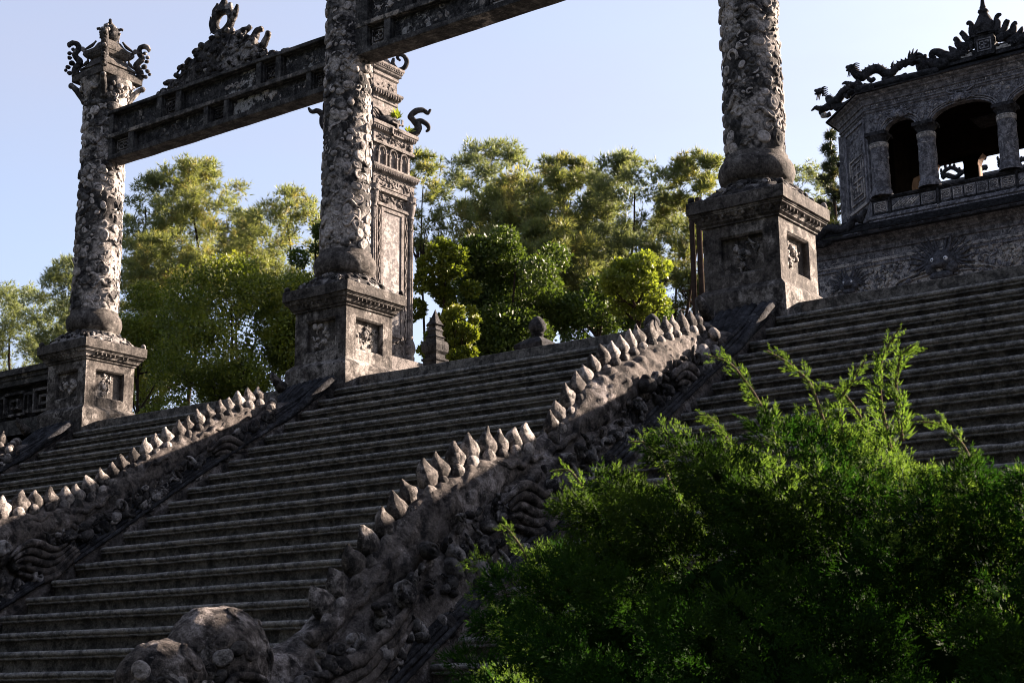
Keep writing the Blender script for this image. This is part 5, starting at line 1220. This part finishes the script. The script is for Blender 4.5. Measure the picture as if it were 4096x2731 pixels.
# dark araucaria-like conifer left of the pavilion
root = empty('conifer', (-15.9, 52.9, 0), 'narrow dark conifer against the left wall of the pavilion', 'conifer')
g = np.random.default_rng(55); C = []; RR = []
for k in range(60):
    q = g.random(); z = 15.9+(22.9-15.9)*q; rad = (1-q)**.8*1.5+.06; a_ = g.uniform(0, 6.28); d = rad*g.uniform(.2, .9); C.append((d*math.cos(a_), d*math.sin(a_), z)); RR.append(.16+.32*(1-q))
V, F = leaf_cloud(np.array(C), np.array(RR), 4200, .34, 'needles', 56, .6, .2); fast_mesh('crown', V, F, M['conifer'], root, kind='stuff')
mb = MB(); mb.tube([(0,0,-.05),(.05,0,12),(0,0,22.8)], [.2,.16,.03], 8); mb.build('trunk', M['bark'], root, True)
# leaning bare trunk and thin trunks left of the near pedestal
root = empty('bare_trunk', (-.55, 10.5, 0), 'thin leaning bare trunk left of the near right pedestal', 'tree')
mb = MB(); mb.tube([(-.2,0,-.05),(-.05,0,2.6),(.12,0,3.3),(.32,0,4.2)], [.035,.03,.025,.012], 7); mb.build('trunk', M['bark'], root, True)
tw = np.random.default_rng(3)
for k in range(7):
    z = tw.uniform(3,4.1); p = np.array([np.interp(z,[2.6,3.3,4.2],[-.05,.12,.32]),0,z]); e_ = p+tw.normal(size=3)*.3; mb = MB(); mb.tube([p,(p+e_)/2,e_],[.01,.007,.003],4); mb.build('twig', M['bark'], root, True)

# ---------------------------------------------------------------- juniper in the foreground
def spray_variants(nv, g, leaves=17):
    out = []
    for _ in range(nv):
        P = []; D = []; S = []
        bend = g.uniform(-.5, .5, 2)
        for k in range(leaves):
            u = k/leaves; c = np.array([bend[0]*u*u*.5, bend[1]*u*u*.5, u])
            side = (-1)**k; a_ = g.uniform(0, 6.28); br = .30*(1-u)**.8*g.random()
            d = np.array([math.cos(a_)*br, math.sin(a_)*br, 0]); P.append(c+d+np.array([0, 0, br*.7])); D.append(np.array([math.cos(a_)*.55, math.sin(a_)*.55, 1.])+g.normal(size=3)*.2); S.append(.38*(1-.5*u)*g.uniform(.7, 1.2))
        P = np.array(P); D = np.array(D); D /= np.linalg.norm(D, axis=1)[:, None]; S = np.array(S)[:, None]
        W = np.cross(D, g.normal(size=D.shape)); W /= np.linalg.norm(W, axis=1)[:, None]
        V = np.stack([P-W*S*.17, P+W*S*.17, P+D*S+W*S*.05], 1); out.append(V.reshape(-1, 3))
    return out
def place_sprays(name, pts, dirs, lens, mat, parent, g, variants):
    VV = []
    for v_i in range(len(variants)):
        sel = np.arange(len(pts)) % len(variants) == v_i
        if not sel.any(): continue
        p, d, l = pts[sel], dirs[sel], lens[sel]; d = d/np.linalg.norm(d, axis=1)[:, None]
        a_ = np.cross(d, g.normal(size=d.shape)); a_ /= np.linalg.norm(a_, axis=1)[:, None]; b_ = np.cross(d, a_)
        v = variants[v_i]; X = p[:, None]+l[:, None, None]*(v[None, :, 0:1]*a_[:, None]+v[None, :, 1:2]*b_[:, None]+v[None, :, 2:3]*d[:, None]); VV.append(X.reshape(-1, 3))
    V = np.concatenate(VV); return fast_mesh(name, V, np.arange(len(V)).reshape(-1, 3), M[mat], parent, kind='stuff')
jb = np.array([10.95, -9.0, -5.02])
jun = empty('juniper_bush', tuple(jb), 'large dark green juniper bush in the right foreground with sunlit tips', 'bush')
g = np.random.default_rng(8)
# lobes of the crown: (x, y, z, radius)
lob = []
sil = [(9.72,-3.50),(9.80,-3.30),(9.92,-3.14),(10.06,-3.0),(10.20,-2.91),(10.36,-2.86),(10.52,-2.84),(10.66,-2.78),(10.80,-2.74),(10.92,-2.76),(11.02,-2.82),(11.12,-2.92),(11.25,-2.95),(11.40,-2.93),(11.60,-2.98),(11.8,-3.1)]
zt_ = lambda x: np.interp(x, [q[0] for q in sil], [q[1] for q in sil])
for x, z in sil:
    rr = g.uniform(.12,.17); lob.append((x+.05, -9.0+g.uniform(-.1,.15), z-rr-.05, rr))
def front(x, h): return -9.0-.10-.62*min(1, h/.75)**.7*(.55+.45*math.sin(min(max((x-9.6)/2.4, 0), 1)*math.pi))
for x in np.arange(9.66, 12.0, .15):
    for h in np.arange(.12, 2.0, .15):
        x2 = x+g.uniform(-.06,.06); h2 = h+g.uniform(-.06,.06); z = zt_(x2)-h2-.08
        xx = x2+.10+.20*h2 if x2 < 10.4 else x2
        lob.append((xx, front(x2, h2)+g.uniform(-.07,.10), z, g.uniform(.10,.185)))
        lob.append((xx+g.uniform(-.07,.07), front(x2, h2)+g.uniform(.12,.30), z+g.uniform(-.07,.07), g.uniform(.10,.185)))
lob = np.array(lob)
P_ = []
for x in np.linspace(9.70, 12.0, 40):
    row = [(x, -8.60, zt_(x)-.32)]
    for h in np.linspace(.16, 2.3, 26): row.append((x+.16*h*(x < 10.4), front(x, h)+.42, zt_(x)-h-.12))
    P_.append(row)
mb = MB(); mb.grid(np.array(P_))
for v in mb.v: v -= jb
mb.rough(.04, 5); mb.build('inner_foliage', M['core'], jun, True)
var = spray_variants(6, g)
def plumes(sel, per, ln, wd, mat, nm, slen):
    P_ = []; D_ = []; L_ = []
    for k in sel:
        c = lob[k, :3]; out = c-np.array([10.9, -8.6, c[2]-.1]); out /= np.linalg.norm(out)
        ax = out*.55+np.array([-.22, -.22, .85])+g.normal(size=3)*.22; ax /= np.linalg.norm(ax); l = ln*g.uniform(.7, 1.25); w = wd*g.uniform(.8, 1.25)
        u = g.random(per)**.9; rr = w*(1-u)**.55*(.35+.65*g.random(per)**.6)*(.55+.45*np.minimum(1, u*4)); v = g.normal(size=(per, 3)); v -= (v@ax)[:, None]*ax; v /= np.linalg.norm(v, axis=1)[:, None]
        curve = np.array([-.05, 0, 0])*(u**2)[:, None]
        P_.append(c-ax*l*.35+ax*(u*l)[:, None]+v*rr[:, None]+curve-jb); D_.append(ax*.9+v*.9+g.normal(size=(per, 3))*.2); L_.append(slen*g.uniform(.7, 1.25, per))
    return place_sprays(nm, np.concatenate(P_), np.concatenate(D_), np.concatenate(L_), mat, jun, g, var)
ids = np.arange(len(lob)); topi = ids[:len(sil)]; inner = ids[len(sil):]
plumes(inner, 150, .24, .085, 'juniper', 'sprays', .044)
plumes(topi, 170, .22, .085, 'juniper_lit', 'lit_sprays', .040)
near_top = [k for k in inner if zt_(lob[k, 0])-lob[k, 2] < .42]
plumes([k for k in near_top if g.random() < .6], 60, .24, .09, 'juniper_lit', 'lit_sprays', .034)  # paler sprays near the top paint the sunlit zone of the bush
# long arching shoots
def shoot(pts, seed, w=1., mat='juniper_lit'):
    gg = np.random.default_rng(seed); pts = np.array(pts, float); m = len(pts); t = np.linspace(0, m-1, 40); path = np.stack([np.interp(t, range(m), pts[:, i]) for i in range(3)], 1)
    for i in range(3): path[:, i] = np.convolve(np.pad(path[:, i], 3, 'edge'), np.ones(7)/7, 'valid')
    tg = np.gradient(path, axis=0); tg /= np.linalg.norm(tg, axis=1)[:, None]
    mb = MB(); mb.tube(path-jb, np.linspace(.005, .0018, 40), 5); P = []; D = []; L = []
    for k in range(40):
        u = k/39
        if k % 3 == 0 and k < 36:
            s_ = gg.normal(size=3); s_ -= (s_@tg[k])*tg[k]; s_ /= np.linalg.norm(s_)
            for q in range(3): P.append(path[k]-jb+(tg[k]*.8+s_*.6)*.014*q); D.append(tg[k]*.85+s_*(.7-.2*q)); L.append((.050*(1-u)+.014)*w*(1-.2*q))
        for j in range(2 if u < .6 else 1):
            s_ = gg.normal(size=3); s_ /= np.linalg.norm(s_); P.append(path[k]-jb+tg[k]*.004*j); D.append(tg[k]+s_*(.75-.35*u)); L.append((.013*(1-u)+.010)*w*gg.uniform(.6,1.1))
    mb.build('shoot_stem', M['twig'], jun, True)
    place_sprays('shoot', np.array(P), np.array(D), np.array(L), mat, jun, gg, var[:2])
sh = [[(10.72,-9,-2.88),(10.65,-9,-2.72),(10.58,-9,-2.62),(10.50,-9,-2.585)],[(10.84,-9,-2.84),(10.80,-9,-2.70),(10.74,-9,-2.64),(10.68,-9,-2.60)],
      [(11.00,-9,-2.90),(10.98,-9,-2.76),(10.99,-9,-2.66),(11.05,-9,-2.585)],[(11.03,-9,-2.88),(11.02,-9,-2.74),(11.04,-9,-2.66),(11.08,-9,-2.64)],
      [(10.95,-8.95,-2.90),(10.90,-8.95,-2.78),(10.86,-8.95,-2.72),(10.80,-8.95,-2.70)],[(11.22,-9,-3.02),(11.18,-9,-2.90),(11.13,-9,-2.84),(11.07,-9,-2.83)],
      [(10.42,-9,-3.0),(10.36,-9,-2.86),(10.31,-9,-2.80),(10.26,-9,-2.795)],[(10.22,-9.05,-3.1),(10.16,-9.05,-2.94),(10.10,-9.05,-2.86),(10.04,-9.05,-2.86)],
      [(11.36,-9,-3.0),(11.35,-9,-2.90),(11.38,-9,-2.82),(11.44,-9,-2.78)],[(10.60,-9,-2.92),(10.56,-9,-2.82),(10.52,-9,-2.76),(10.47,-9,-2.75)],
      [(10.02,-9.1,-3.2),(9.98,-9.1,-3.08),(9.93,-9.1,-3.02),(9.90,-9.1,-3.0)],[(10.88,-9,-2.86),(10.87,-9,-2.76),(10.92,-9,-2.70),(10.95,-9,-2.66)]]
for i, s_ in enumerate(sh): shoot(s_, 400+i, 1.15 if i in (0,2,3) else .9)
